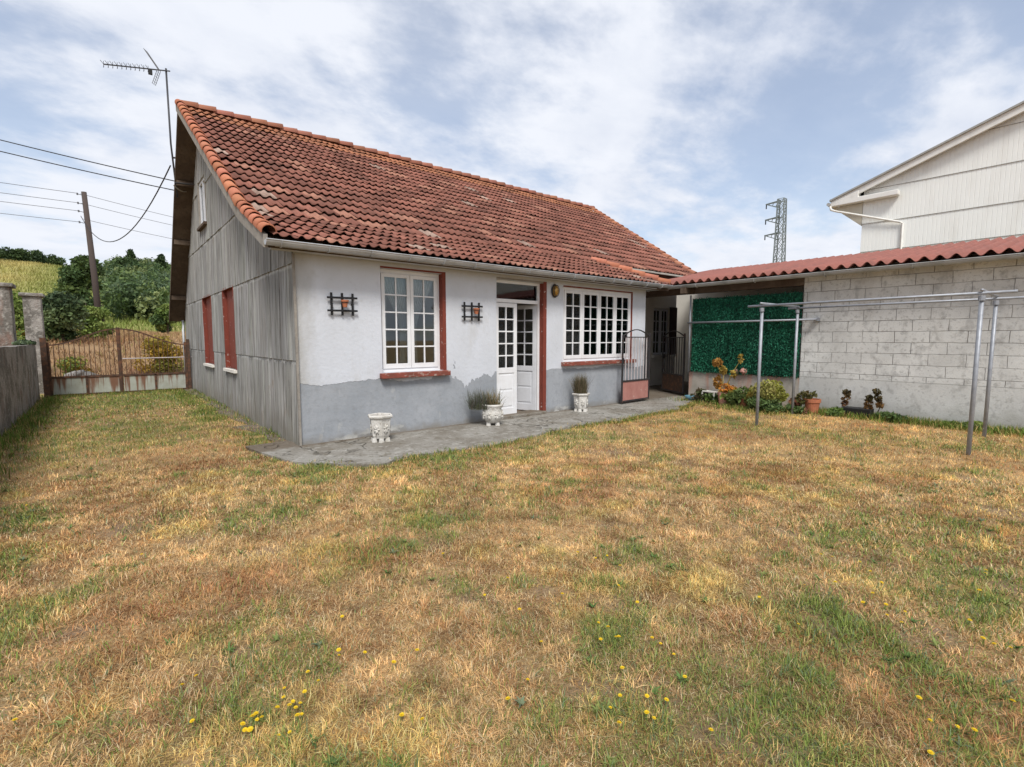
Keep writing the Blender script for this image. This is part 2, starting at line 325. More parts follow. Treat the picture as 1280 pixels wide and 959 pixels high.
M['redsheet'] = mat('red corrugated roofing', (.27, .10, .078), .8, [(1.8, I1, (.20, .082, .066), .42, .66, .8), (12, (1, 1, 1), (.42, .19, .13), .58, .72, .6), (5, (.3, 2, 1), (.13, .07, .055), .60, .72, .6)], (40, .3, .004))
M['screen'] = mat('green plastic foliage', (.02, .13, .085), .75, attr=True, spec=.12, trans=.1)
M['pole'] = mat('weathered pole', (.075, .06, .055), .95, [(20, (1, 1, .05), (.08, .06, .05), .4, .65, .8)], (60, .4, .004, (1, 1, .05)))
M['cable'] = mat('black cable', (.02, .02, .022), .6)
M['cable_grey'] = mat('grey cable', (.12, .12, .13), .6)
M['cable_tan'] = mat('tan cable', (.32, .28, .22), .6)
M['alu'] = mat('dull aluminium', (.16, .16, .165), .45, metal=.6)
M['darkalu'] = mat('dark antenna metal', (.05, .05, .055), .5, metal=.3)
M['steel'] = mat('grey lattice steel', (.20, .23, .23), .6, metal=.3)
def ex_sid(H, c):
    wv = H['n'].new('ShaderNodeSeparateXYZ'); H['l'].new(H['pos'], wv.inputs[0]); return c
M['siding'] = mat('cream metal siding', (.79, .80, .765), .6, [(.7, I1, (.74, .745, .71), .45, .7, .7), (3, (1, 1, .15), (.66, .65, .60), .5, .7, .5)], spec=.4)
M['fascia'] = mat('cream fascia', (.72, .71, .67), .6, [(3, I1, (.55, .54, .5), .5, .7, .6)])
M['nroof'] = mat('grey fibre roof', (.33, .33, .31), .9, [(3, I1, (.22, .22, .21), .45, .7, .7)])
M['leaf'] = mat('foliage', (1, 1, 1), .65, attr=True, trans=.25, spec=.25)
M['grass'] = mat('grass blades', (1, 1, 1), .8, attr=True, trans=.22, spec=.15)
M['petal'] = mat('yellow petals', (.78, .55, .02), .7, trans=.2)
M['stem'] = mat('green stem', (.10, .17, .04), .8)
M['bark'] = mat('bark', (.09, .07, .05), .95, [(12, (1, 1, .2), (.16, .13, .10), .5, .7, .7)], (30, .8, .02))
M['black'] = mat('black plastic', (.02, .02, .02), .6)
M['bluebowl'] = mat('blue glazed bowl', (.10, .22, .28), .4, spec=.5)
M['pink'] = mat('pink stone', (.52, .27, .22), .9, [(20, I1, (.38, .18, .14), .4, .7, .7)])
M['whitepaint'] = mat('white painted wood', (.62, .60, .56), .8)

# ------------------------------------------------------------------ ground
GP=[(0.90,-6.15,0.26,0.27,1.00),(-0.10,-6.10,0.18,0.20,0.90),(0.25,-6.14,0.14,0.15,0.60),(-0.50,-5.90,0.22,0.15,0.70),(-0.18,-5.55,0.23,0.16,0.60),(1.92,-6.56,0.29,0.40,0.80),(0.63,-6.65,0.20,0.19,0.50),(0.40,-6.80,0.15,0.15,0.90),(0.80,-6.46,0.27,0.23,0.60),(1.55,-3.66,0.32,0.32,0.20),(-0.95,-2.46,0.38,0.26,0.80),(-0.01,-3.61,0.29,0.21,0.70),(0.67,-5.03,0.22,0.15,0.70),(0.72,-5.22,0.13,0.09,0.80),(0.79,-3.79,0.21,0.17,0.50),(-2.09,-4.58,0.16,0.09,0.80),(-1.59,-5.04,0.09,0.08,0.90),(-1.87,-4.73,0.19,0.10,0.30),(-0.59,-3.81,0.34,0.20,0.50),(-1.56,-4.14,0.25,0.17,0.35),(-0.55,-4.67,0.23,0.13,0.30),(-0.20,-6.36,0.23,0.10,0.70),(-0.04,-5.83,0.19,0.15,0.40),(-2.64,-1.30,0.27,0.31,0.70),(2.32,-6.24,0.51,0.34,0.60),(-0.76,-4.38,0.14,0.09,0.40),(-0.50,-5.12,0.12,0.08,0.30),(1.61,-6.17,0.30,0.19,0.40),(1.15,-5.26,0.17,0.11,0.30),(-0.02,-1.35,0.47,0.30,1.00),(1.25,-1.76,0.71,0.25,0.70),(3.33,-1.69,0.99,0.38,0.60),(-0.18,1.24,0.37,0.85,0.80),(-0.37,4.64,0.49,1.30,0.90),(-1.01,7.74,2.16,1.97,0.70),(-2.08,3.25,1.42,1.35,0.60),(-2.64,1.61,0.62,0.71,0.50),(-3.27,5.21,0.56,1.64,0.90),(2.98,-6.22,0.38,0.22,0.30),(6.26,-2.75,0.85,0.53,0.60),(6.37,-4.23,1.48,0.37,0.50),(6.96,-5.82,1.32,0.34,0.50),(-1.20,-5.18,0.08,0.05,0.50),(-0.99,-5.61,0.15,0.07,0.20),(-2.30,-4.07,0.21,0.14,0.20)]
BP=[(0.76,-6.17,0.12,0.07),(1.17,-6.51,0.14,0.09),(1.20,-6.02,0.12,0.09),(-1.95,-2.09,0.25,0.17),(-0.50,-5.65,0.12,0.06),(-0.10,-4.93,0.12,0.06),(1.99,-5.49,0.16,0.09),(2.12,-6.73,0.10,0.14),(-1.61,-4.43,0.15,0.05),(0.98,-6.48,0.12,0.07),(-0.44,-4.76,0.14,0.06),(3.87,-6.50,0.28,0.17),(-0.95,-2.59,0.14,0.10),(-0.71,-5.37,0.11,0.05),(-2.23,-3.67,0.16,0.06),(-1.24,-3.27,0.28,0.09),(3.05,-2.86,0.43,0.19)]
def sstep(a, b, x): t = np.clip((x-a)/(b-a), 0, 1); return t*t*(3-2*t)
def terrain(x, y):
    x = np.asarray(x, float); y = np.asarray(y, float)
    bank = 1.45*sstep(12.6, 19.5, y)+.012*np.clip(y-18, 0, 40)
    hill = 15.2*sstep(30, 150, y)+2*(vn(x, y, .03, 3)-.5)*sstep(25, 60, y)
    m = 1-sstep(18, 45, x)
    return (bank+hill)*m+(vn(x, y, .25, 3, 2)-.5)*.5*sstep(13.5, 17, y)+(vn(x, y, .6, 3, 5)-.5)*.05*(1-sstep(10, 13, y))*sstep(.4, 1.8, np.hypot(np.maximum(0, -y-1)+.0, 0)+np.maximum(0, -x-.6))
def green(x, y):
    g = np.zeros_like(np.asarray(x, float))
    for cx, cy, rx, ry, a in GP:
        ang = math.atan2(cy+6.95, cx+2.03); dx = x-cx; dy = y-cy
        al = dx*math.cos(ang)+dy*math.sin(ang); ac = -dx*math.sin(ang)+dy*math.cos(ang)   # along / across the line of growth
        g = np.maximum(g, a*np.exp(-((ac/(rx*1.0))**2+(al/(ry*1.25))**2)*.9))
    g = g*np.clip(2.6*(vn(x, y, 6.5, 4, 3)-.22), 0, 1.1)*.92; g += .38*sstep(.60, .74, vn(x, y, 3.3, 4, 8)); g += .10*sstep(.45, .7, vn(x, y, .5, 3, 9))
    g += .35*sstep(4, 9, y)
    return np.clip(g, 0, 1)
def bare(x, y):
    b = np.zeros_like(np.asarray(x, float))
    for cx, cy, rx, ry in BP:
        ang = math.atan2(cy+6.95, cx+2.03); dx = x-cx; dy = y-cy
        al = dx*math.cos(ang)+dy*math.sin(ang); ac = -dx*math.sin(ang)+dy*math.cos(ang)
        b = np.maximum(b, np.exp(-((ac/rx)**2+(al/(ry*1.3))**2)))
    b = b*(.6+.8*vn(x, y, 9, 3, 4))+.6*sstep(.66, .80, vn(x, y, 2.3, 4, 12)); return np.clip(b, 0, 1)
def path_edge(x):   # front edge (y) of the concrete apron
    x = np.asarray(x, float)
    e = np.interp(x, [-.62, -.35, .1, .5, 1.0, 2.4, 3.3, 5, 7.3, 8.2, 9.3], [.45, -.9, -1.45, -1.68, -1.5, -1.62, -1.45, -1.42, -1.32, -.95, -.7])
    return e+(vn(x, x*0, 2.5, 4, 21)-.5)*.28
def onpath(x, y):
    return ((y < .5) & (y > path_edge(x)) & (x > -.6+(vn(y, y*0, 4, 3, 4)-.5)*.3) & (x < 9.2)) | (x > 0) & (y > 0)
def gcolor(x, y, n_):
    """dry lawn colours: straw, tan, reddish thatch"""
    a = vn(x, y, 2.2, 4, 31)[:, None]; b = vn(x, y, .7, 3, 33)[:, None]
    c = np.array([.63, .43, .195])*(1-a)+np.array([.45, .28, .135])*a
    c = c*(.78+.5*b); f = vn(x, y, 7, 4, 37)[:, None]; c = c*(.45+1.08*f)
    return c
# terrain grid, fine near the camera
def grid_axis(lo, hi, c, fine, n_):
    s = np.linspace(-1, 1, n_); q = np.sinh(s*4.2)/np.sinh(4.2); return np.where(q < 0, c+q*(c-lo), c+q*(hi-c))
gx = np.unique(np.concatenate([grid_axis(-400, 600, 0, .1, 150), np.linspace(-6, 10, 161)]))
gy = np.unique(np.concatenate([grid_axis(-300, 500, 5, .1, 150), np.linspace(-8, 24, 321)]))
X, Y = np.meshgrid(gx, gy, indexing='ij'); Z = terrain(X, Y)
V = np.stack([X.ravel(), Y.ravel(), Z.ravel()], 1); nx, ny = X.shape
I = np.arange(nx*ny).reshape(nx, ny); F = np.stack([I[:-1, :-1].ravel(), I[1:, :-1].ravel(), I[1:, 1:].ravel(), I[:-1, 1:].ravel()], 1)
xx, yy = X.ravel(), Y.ravel()
g_ = green(xx, yy)[:, None]; b_ = bare(xx, yy)[:, None]
C = gcolor(xx, yy, 0)*.72
C = C*(1-.7*g_)+np.array([.14, .16, .04])*.7*g_; C = C*(1-.8*b_)+np.array([.23, .155, .11])*.8*b_
# the bank and hillside beyond the gate
bk = sstep(12.5, 14, yy)[:, None]; n1 = vn(xx, yy, .5, 4, 41)[:, None]; n2 = vn(xx, yy, .09, 3, 43)[:, None]
cb_ = np.array([.40, .28, .15])*(1-n1)+np.array([.26, .15, .08])*n1
fld = sstep(36, 42, yy)[:, None]; cf = np.array([.42, .34, .13])*(1-n2)+np.array([.27, .27, .08])*n2
lush = (sstep(38, 60, yy)*sstep(-14, -6, xx)*(.4+.6*sstep(.3, .7, vn(xx, yy, .07, 2, 6))))[:, None]
cf = cf*(1-.6*lush)+np.array([.15, .22, .05])*.6*lush
C = C*(1-bk)+(cb_*(1-fld)+cf*fld)*bk
M['ground'] = mat('dry lawn soil', (1, 1, 1), .98, [(35, I1, (.14, .095, .055), .50, .70, .75), (80, I1, (.48, .36, .20), .60, .75, .5)], (45, 1.0, .03), attr=True)
ground = fast('ground', V, [F], C, M['ground'], smooth=True); tag(ground, kind='structure')

# concrete apron along the front wall and the porch floor
def slab():
    mb = MB(); xs = np.linspace(-.6, 9.19, 90); e = path_edge(xs)
    top = []; n = len(xs)
    for i, x in enumerate(xs):
        y1 = .45 if x < 0 else (.001 if x < 7.9 else 2.05)
        top.append((x, float(e[i]), .035)); top.append((x, y1, .035))
    vs = top+[(x, y, -.08) for x, y, z in top]; k = len(top); fs = []
    for i in range(n-1):
        a = 2*i; fs += [(a, a+2, a+3, a+1), (a, k+a, k+a+2, a+2), (a+1, a+3, k+a+3, k+a+1)]
    fs += [(0, 1, k+1, k), (k-2, 2*k-2, 2*k-1, k-1)]
    mb.add(vs, fs); return mb
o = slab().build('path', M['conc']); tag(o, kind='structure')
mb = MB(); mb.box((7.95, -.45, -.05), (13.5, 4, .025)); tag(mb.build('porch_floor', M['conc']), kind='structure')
# broken cement strip along the gable
mb = MB(); y = .46
while y < 10.6:
    L = random.uniform(.35, .9); wd = random.uniform(.18, .5)*(1 if y < 4 or y > 9.3 else .7)
    pts = [(-wd+random.uniform(-.06, .06), y+.0, .012), (-wd*random.uniform(.8, 1.2), y+L*.5, .014), (-wd+random.uniform(-.08, .05), y+L-.03, .012), (-.01, y+L-.03, .02), (-.01, y, .02)]
    mb.poly(pts, (0, 0, -.08)); y += L
tag(mb.build('side_path', M['conc']), kind='structure')

# ------------------------------------------------------------------ grass blades
def blades(px, py, h, wd, lean, colr, seg=2, z0=None, r=rng):
    n = len(px); z = terrain(px, py) if z0 is None else z0
    a = r.uniform(0, 2*math.pi, n); ca, sa = np.cos(a), np.sin(a); la = lean
    dx, dy = ca*np.sin(la), sa*np.sin(la); dz = np.cos(la)
    wx, wy = -sa*wd/2, ca*wd/2
    P = []
    if seg == 2:
        base = np.stack([px, py, z-.005], 1); w2 = np.stack([wx, wy, 0*wx], 1)
        mid = base+np.stack([dx*h*.5, dy*h*.5, dz*h*.55+.004], 1); tip = base+np.stack([dx*h*1.1, dy*h*1.1, dz*h*.9], 1)
        tip[:, 2] = np.maximum(tip[:, 2], z+.004)
        Vv = np.stack([base-w2, base+w2, mid+w2*.8, mid-w2*.8, tip], 1).reshape(-1, 3)
        k = np.arange(n)*5; return Vv, [np.stack([k, k+1, k+2, k+3], 1), np.stack([k+3, k+2, k+4], 1)], np.repeat(colr, 5, 0)
    base = np.stack([px, py, z-.005], 1); w2 = np.stack([wx, wy, 0*wx], 1); tip = base+np.stack([dx*h, dy*h, dz*h], 1)
    Vv = np.stack([base-w2, base+w2, tip], 1).reshape(-1, 3); k = np.arange(n)*3
    return Vv, [np.stack([k, k+1, k+2], 1)], np.repeat(colr, 3, 0)
def merge(parts):
    Vs = []; Fq = []; Cs = []; o = 0
    for v, f, c in parts:
        Vs.append(v); Cs.append(c); Fq += [q+o for q in f]; o += len(v)
    by = {}
    for q in Fq: by.setdefault(q.shape[1], []).append(q)
    return np.concatenate(Vs), [np.concatenate(by[k]) for k in by], np.concatenate(Cs)
def lawn():
    parts = []
    CX, CY = -2.03, -6.95
    for r0, r1, dens, h0, wd in ((.9, 2.6, 25000, .050, .0021), (2.6, 4.2, 17000, .050, .0027), (4.2, 7.0, 9500, .052, .0039), (7.0, 11, 4200, .054, .0062), (11, 19, 1200, .058, .012)):
        A = math.pi*(r1*r1-r0*r0)*(144/360); n = int(A*dens)
        rr = np.sqrt(rng.uniform(r0*r0, r1*r1, n)); aa = rng.uniform(az-R(72), az+R(72), n)
        x = CX+rr*np.cos(aa); y = CY+rr*np.sin(aa)
        # gather into tufts
        tx = np.round(x/.05)*.05; ty = np.round(y/.05)*.05; jit = vn(tx, ty, 9.7, 1, 5)
        x = x+(tx-x)*.25*jit; y = y+(ty-y)*.25*jit
        keep = ~onpath(x, y) & (x < 9.18) & (x > -3.45) & (y < 10.9)
        bb = bare(x, y); cl = vn(x, y, 7, 3, 14)
        keep &= rng.random(n) < (1-.7*bb)*np.clip(.45+1.3*cl, 0, 1)
        x, y, cl = x[keep], y[keep], cl[keep]; n = len(x); g = green(x, y); isg = rng.random(n) < np.clip(g*1.0, .04, .92)
        cell = _L[(np.floor(x/.055).astype(int)*7+np.floor(y/.055).astype(int)*3) % 256, (np.floor(y/.055).astype(int)*11+np.floor(x/.055).astype(int)) % 256][:, None]
        base = gcolor(x, y, 0)*(.60+.75*cell); u = rng.random((n, 1)); v = rng.random((n, 1))
        dry = base*(.75+.75*u); red = sstep(.42, .62, vn(x, y, 4.5, 4, 91))[:, None]; dry = np.where(v < .12+.42*red, dry*np.array([.58, .47, .44]), dry)      # reddish dead thatch
        dry = np.where(v > .84, np.array([.68, .55, .34])*(.8+.4*u), dry)
        br = vn(x, y, 1.1, 4, 61)[:, None]; dry = dry*(1-.45*sstep(.55, .72, br)*np.array([.5, .75, .8]))
        yel = vn(x, y, 2.6, 4, 71)[:, None]; dry = dry*(1+sstep(.5, .75, yel)*np.array([.02, .10, -.18]))
        far = sstep(4.5, 8, np.hypot(x-CX, y-CY))[:, None]*sstep(2, 6, x)[:, None]; dry = dry*(1+far*np.array([.08, .06, -.06]))
        blu = rng.random((n, 1)); gc = np.where(blu < .55, np.array([.17, .225, .05]), np.where(blu < .8, np.array([.29, .30, .09]), np.array([.15, .20, .10])))*(.7+.7*u)
        c = np.where(isg[:, None], gc, dry)
        h = h0*(.35+.9*rng.random(n))*(.25+1.3*cl)*(.75+.5*cell[:, 0])*np.where(isg, 1.25, 1.0); lean = np.where(isg, rng.uniform(.2, 1.2, n), rng.uniform(.4, 1.52, n)); h = h*np.where(lean > 1.25, 1.5, 1)
        parts.append(blades(x, y, h, wd*rng.uniform(.6, 1.5, n)*np.where(isg, 1.35, 1), lean, c, 2 if r1 < 7.5 else 1))
    # flat broad-leaved rosettes among the blades
    cx_ = []; m_ = 1500; rr = np.sqrt(rng.uniform(.81, 64, m_)); aa = rng.uniform(az-R(55), az+R(55), m_); x = CX+rr*np.cos(aa); y = CY+rr*np.sin(aa)
    k = (rng.random(m_) < .10+.75*green(x, y)) & ~onpath(x, y) & (x < 9); x, y = x[k], y[k]; cnt = rng.integers(7, 14, len(x)); xi = np.repeat(x, cnt); yi = np.repeat(y, cnt); n = len(xi)
    pal = np.array([(.12, .19, .055), (.15, .19, .11), (.09, .16, .045), (.19, .23, .07)]); cc = np.repeat(pal[rng.integers(0, 4, len(x))], cnt, 0)*(.7+.6*rng.random((n, 1)))
    parts.append(blades(xi, yi, rng.uniform(.02, .055, n), rng.uniform(.006, .012, n), rng.uniform(.8, 1.4, n), cc, 2, z0=terrain(xi, yi)+.012))
    V, F, C = merge(parts); o = fast('grass', V, F, C, M['grass'])
    tag(o, 'short straw-coloured dry grass with green patches over the lawn', 'grass', kind='stuff')
lawn()
def clump_pts(cx, cy, r, n): a = rng.uniform(0, 6.283, n); q = r*np.sqrt(rng.random(n)); return cx+q*np.cos(a), cy+q*np.sin(a)
def weeds():
    parts = []
    def strip(x0, y0, x1, y1, wdt, n, h, gr):
        t = rng.random(n); x = x0+(x1-x0)*t+rng.normal(0, wdt, n); y = y0+(y1-y0)*t+rng.normal(0, wdt, n)
        dn = vn(x, y, 1.8, 3, 77); k = (rng.random(n) < np.clip((dn-.32)*3, .03, 1)); x, y = x[k], y[k]; n = len(x)
        u = rng.random((n, 1)); c = np.where(rng.random((n, 1)) < gr, np.array([.13, .19, .035])*(.6+.9*u), np.array([.42, .31, .12])*(.7+.6*u))
        parts.append(blades(x, y, h*(.4+.8*rng.random(n)), .009*rng.uniform(.6, 1.3, n), rng.uniform(.05, .9, n), c, 2, z0=np.maximum(terrain(x, y), 0)))
    # along the apron edge
    xs = np.linspace(-.3, 8.3, 40)
    for a, b in zip(xs[:-1], xs[1:]): strip(a, float(path_edge(a))-.05, b, float(path_edge(b))-.05, .07, 200, .085, .6)
    strip(-.55, .5, -.45, 9.8, .13, 5200, .09, .75); strip(-.08, .8, -.05, 9.8, .05, 900, .13, .8)
    strip(-3.15, -2, -3.05, 9.9, .12, 4800, .16, .8); strip(-3.1, 10.0, -.1, 10.0, .10, 1800, .12, .7)
    strip(9.02, -2.8, 9.02, -8, .07, 2600, .16, .75); strip(8.85, -3.2, 8.8, -8, .15, 5200, .15, .75); strip(8.75, -.6, 8.6, -3.3, .16, 2600, .15, .8); strip(8.5, -.8, 8.1, -3.3, .2, 3600, .12, .6)
    V, F, C = merge(parts); o = fast('weeds', V, F, C, M['grass']); tag(o, 'taller green weeds along the walls and the concrete path edge', 'weeds', kind='stuff')
weeds()

# ------------------------------------------------------------------ foliage generator
def leaves(centers, radii, n, size, cols, rs=1.0, shell=.55, elong=1.8, r=rng, up=.0):
    """n leaf faces on shells of blobs; returns V,F,C"""
    centers = np.asarray(centers, float); radii = np.asarray(radii, float)
    wgt = (radii.mean(1)**2); k = r.choice(len(centers), n, p=wgt/wgt.sum())
    d = r.normal(size=(n, 3)); d /= np.linalg.norm(d, axis=1)[:, None]; q = shell+(1-shell)*r.random(n)**.5
    q *= 1+.22*(vn(d[:, 0]*3+k, d[:, 1]*3+d[:, 2]*2, 1.3, 3, 3)-.5)*2
    P = centers[k]+d*radii[k]*q[:, None]
    a = r.normal(size=(n, 3)); a[:, 2] += up*2; a /= np.linalg.norm(a, axis=1)[:, None]; b = np.cross(a, r.normal(size=(n, 3))); b /= np.linalg.norm(b, axis=1)[:, None]
    s = (size*r.uniform(.5, 1.4, n))[:, None]; a = a*s*elong/2; b = b*s/2
    V = np.stack([P-a, P+b, P+a, P-b], 1).reshape(-1, 3); i = np.arange(n)*4
    cols = np.asarray(cols); kc = r.integers(0, len(cols), len(centers)); mixr = r.random((n, 1))
    c = cols[kc[k]]*(1-mixr*.4)+cols[r.integers(0, len(cols), n)]*mixr*.4; c = c*(.75+.5*r.random((n, 1)))
    return V, [np.stack([i, i+1, i+2, i+3], 1)], np.repeat(c, 4, 0)
DG = [(.048, .078, .028), (.068, .105, .034), (.036, .062, .028)]
MG = [(.085, .135, .04), (.12, .165, .05), (.07, .12, .045)]
LG = [(.17, .24, .05), (.22, .28, .07), (.13, .20, .045)]
BG = [(.10, .15, .08), (.14, .19, .115), (.085, .13, .065)]
YG = [(.30, .24, .04), (.20, .20, .04), (.36, .22, .03)]
def tree(x, y, h, wd, label, cols, kind='tree', nl=2500, ls=.25, trunk=.35, group=None, nb=14, seed=0, cat='tree', name='tree', conic=0):
    r = np.random.default_rng(seed+int(abs(x*31+y*17))); z = float(terrain(x, y))-.05
    t = thing(name, (x, y, z), label, cat, group)
    tb = z+h*trunk; cs = []; rd = []
    for i in range(nb):
        f = r.random(); f = f if not conic else (i+.5)/nb; zz = z+h*(trunk*.75+(1-trunk*.75)*(.12+.74*f)); zz = z+h*(.12+.68*f) if trunk < .1 else zz; rr = wd/2*(math.sin(math.pi*min(.95, f*.85+.15))**.7 if not conic else (1-f)*.95+.08)
        a = r.uniform(0, 6.283); q = rr*r.uniform(.15, .72); cs.append((x+q*math.cos(a), y+q*math.sin(a), zz)); s = wd*r.uniform(*((.20, .33) if trunk < .1 else (.16, .30)))*(1 if not conic else .55+.75*(1-f)); rd.append((s, s, s*.75))
    mb = MB(); lean = r.uniform(-.03, .03)*h
    mb.tube([(x, y, z-.3), (x+lean*.4, y, z+h*.35), (x+lean, y+lean*.5, z+h*.7), (x+lean, y, z+h*.9)], [h*.022+.02, h*.017+.015, h*.009+.01, .01], 7)
    for i in range(min(nb, 8)):
        c = cs[i]; mb.tube([(x+lean*.4, y, z+h*(.25+.04*i)), ((x+c[0])/2, (y+c[1])/2, (c[2]+z+h*.35)/2+.1), c], [h*.009+.01, h*.006+.006, .006], 5)
    mb.build('trunk', M['bark'], t)
    V, F, C = leaves(cs, rd, nl, ls, cols, shell=.35, r=r); fast('crown', V, F, C, M['leaf'], t)
    return t

# ------------------------------------------------------------------ the house
ZR, YR, ZK, YK, ZE, YE = 6.73, 6.74, 3.33, 1.06, 2.745, -.30
YB, ZB = 11.35, 2.15
def roofz(y):
    return float(np.interp(y, [YE, YK, YR, YB], [ZE, ZK, ZR, ZB]))
house = thing('house', (0, 0, 0), 'long single-storey white house with grey clad gable and red tiled roof', 'house')
def wall_panel(mb, axis, pos, thick, u0, u1, z0, top, ops, ubreaks=()):
    """wall in plane axis=pos (outer face) extruded by thick; top: function of u; ops (u0,u1,z0,z1)"""
    us = sorted(set([u0, u1]+[q for o_ in ops for q in o_[:2]]+list(ubreaks))); zs = sorted(set([z0]+[q for o_ in ops for q in o_[2:]]))
    def P(u, z, d): return (pos+d, u, z) if axis == 'x' else (u, pos+d, z)
    def inside(a, b): return any(o_[0]-1e-6 <= a <= o_[1]+1e-6 and o_[2]-1e-6 <= b <= o_[3]+1e-6 for o_ in ops)
    for a, b in zip(us[:-1], us[1:]):
        zz = [z for z in zs if z < min(top(a), top(b))-1e-4]+[None]
        for i in range(len(zz)-1):
            za = zz[i]; last = zz[i+1] is None
            zb0 = top(a) if last else zz[i+1]; zb1 = top(b) if last else zz[i+1]
            if inside((a+b)/2, (za+min(zb0, zb1))/2): continue
            for d in (0, thick): mb.add([P(a, za, d), P(b, za, d), P(b, zb1, d), P(a, zb0, d)], [(0, 1, 2, 3)])
            if last: mb.add([P(a, zb0, 0), P(b, zb1, 0), P(b, zb1, thick), P(a, zb0, thick)], [(0, 1, 2, 3)])
    for (a, b, c, d) in ops:
        for q, w_ in (((a, c), (b, c)), ((b, c), (b, d)), ((b, d), (a, d)), ((a, d), (a, c))):
            mb.add([P(*q, 0), P(*w_, 0), P(*w_, thick), P(*q, thick)], [(0, 1, 2, 3)])
    for u in (u0, u1): mb.add([P(u, z0, 0), P(u, top(u), 0), P(u, top(u), thick), P(u, z0, thick)], [(0, 1, 2, 3)])
W1 = (1.22, 2.30, .98, 2.55); W2 = (5.12, 7.38, 1.03, 2.53); DR = (3.42, 4.58, .06, 2.56)
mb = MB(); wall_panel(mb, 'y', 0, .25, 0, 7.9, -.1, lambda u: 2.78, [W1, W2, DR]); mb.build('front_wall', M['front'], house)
# gable: openings at two shutters and the attic window
S1 = (3.92, 4.95, .88, 2.50); S2 = (6.45, 7.6, .88, 2.50); AT = (6.28, 7.25, 4.15, 5.2)
gtop = lambda u: roofz(u)-.17
mb = MB(); wall_panel(mb, 'x', .032, .218, .004, 11.1, -.1, gtop, [S1, S2, AT], (YK, YR)); mb.build('gable_wall', M['deck'], house)  # coloured dark to stand in for shade in the gaps between cladding boards
# other walls: porch side, recess wall with window, far gable, rear wall, small plaster wall above the porch roof
RW = (11.2, 12.1, .98, 2.45)
mb = MB(); wall_panel(mb, 'x', 7.65, .25, .25, 2, -.1, lambda u: roofz(u)-.17, [], (YK,)); mb.build('side_wall', M['plaster'], house)
mb = MB(); wall_panel(mb, 'y', 2.0, .25, 7.9, 12.45, -.1, lambda u: 3.7, [RW]); mb.build('porch_wall', M['plaster'], house)
mb = MB(); wall_panel(mb, 'x', 12.2, .25, 2.25, 11.1, -.1, gtop, [], (YR,)); mb.build('far_gable_wall', M['plaster'], house)
mb = MB(); wall_panel(mb, 'y', 10.85, .25, .25, 12.2, -.1, lambda u: gtop(11.1), []); mb.build('rear_wall', M['plaster'], house)
mb = MB(); mb.poly([(7.1, 1.15, 2.75), (12.3, 1.15, 3.2), (12.3, 1.15, 3.30), (7.1, 1.15, 3.30)], (0, .12, 0)); mb.build('upstand', M['pinkplaster'], house)
# interior: partitions, ceiling, floor
mb = MB(); mb.box((.26, 3.6, 0), (7.6, 3.7, 2.7)); mb.box((3.0, .26, 0), (3.08, 3.6, 2.7)); mb.box((4.9, .26, 0), (4.98, 3.6, 2.7)); mb.box((.26, .26, 2.66), (7.6, 3.7, 2.7)); mb.build('inner_partition', M['room'], house)
mb = MB(); mb.box((.26, .26, -.05), (7.6, 3.6, .05)); mb.build('inner_floor', M['floor_in'], house)

# gable cladding: narrow boards in lapped rows
def cladding():
    mb = MB(); rows = [(-.02, 1.2), (1.2, 2.5), (2.5, 3.75), (3.75, 5.0), (5.0, 6.7)]
    cuts = sorted({S1[0], S1[1], S2[0], S2[1], AT[0], AT[1], 0.0, 11.1, YK, YR}); ys = []
    for a, b in zip(cuts[:-1], cuts[1:]):
        n = max(1, round((b-a)/.175)); e = np.linspace(a, b, n+1); e[1:-1] += rng.uniform(-.035, .035, n-1); ys += list(e[:-1])
    ys.append(11.1)
    for (za, zb) in rows:
        for i, (a, b) in enumerate(zip(ys[:-1], ys[1:])):
            segs = [(za, zb)]
            for o_ in (S1, S2, AT):
                if o_[0]-1e-6 <= (a+b)/2 <= o_[1]+1e-6:
                    segs = [q for s in segs for q in ((s[0], min(s[1], o_[2])), (max(s[0], o_[3]), s[1])) if q[1]-q[0] > .01]
            g = 0.86+.30*random.random(); mb.cur = (g, g*random.uniform(.97, 1.02), g*random.uniform(.94, 1.0))
            for (s0, s1) in segs:
                t0, t1 = min(s1, gtop(a)), min(s1, gtop(b))
                if max(t0, t1) <= s0+.02: continue
                t0 = max(t0, s0+.001); t1 = max(t1, s0+.001)
                o1 = -.018-random.choice((0, .002, .012)); o2 = -.004-random.uniform(0, .005)
                # seam: each board slightly dished (two facets) with a narrow gap
                gp = random.choice((.004, .005, .010, .014)); m_ = (a+b)/2; tm = (t0+t1)/2; a1 = a+gp; b1 = b-gp
                mb.add([(o1, a1, s0), (o1-.006, m_, s0), (o1, b1, s0), (o2, b1, t1), (o2-.006, m_, tm), (o2, a1, t0),
                        (.029, a1, s0), (.029, m_, s0), (.029, b1, s0), (.029, b1, t1), (.029, m_, tm), (.029, a1, t0)],
                       [(0, 1, 4, 5), (1, 2, 3, 4), (0, 5, 11, 6), (2, 8, 9, 3), (0, 6, 7, 1), (1, 7, 8, 2), (5, 4, 10, 11), (4, 3, 9, 10)])
    o = mb.build('gable_cladding', M['clad'], house, colors=True); o['label'] = 'grey ribbed weathered cladding in lapped rows'
cladding()
mb = MB(); mb.box((-.028, -.012, -.02), (.0, .0, 2.62)); mb.bar((-.014, -.02, -.02), (-.014, -.02, 2.62), .03); mb.build('corner_strip', M['mortar'], house)

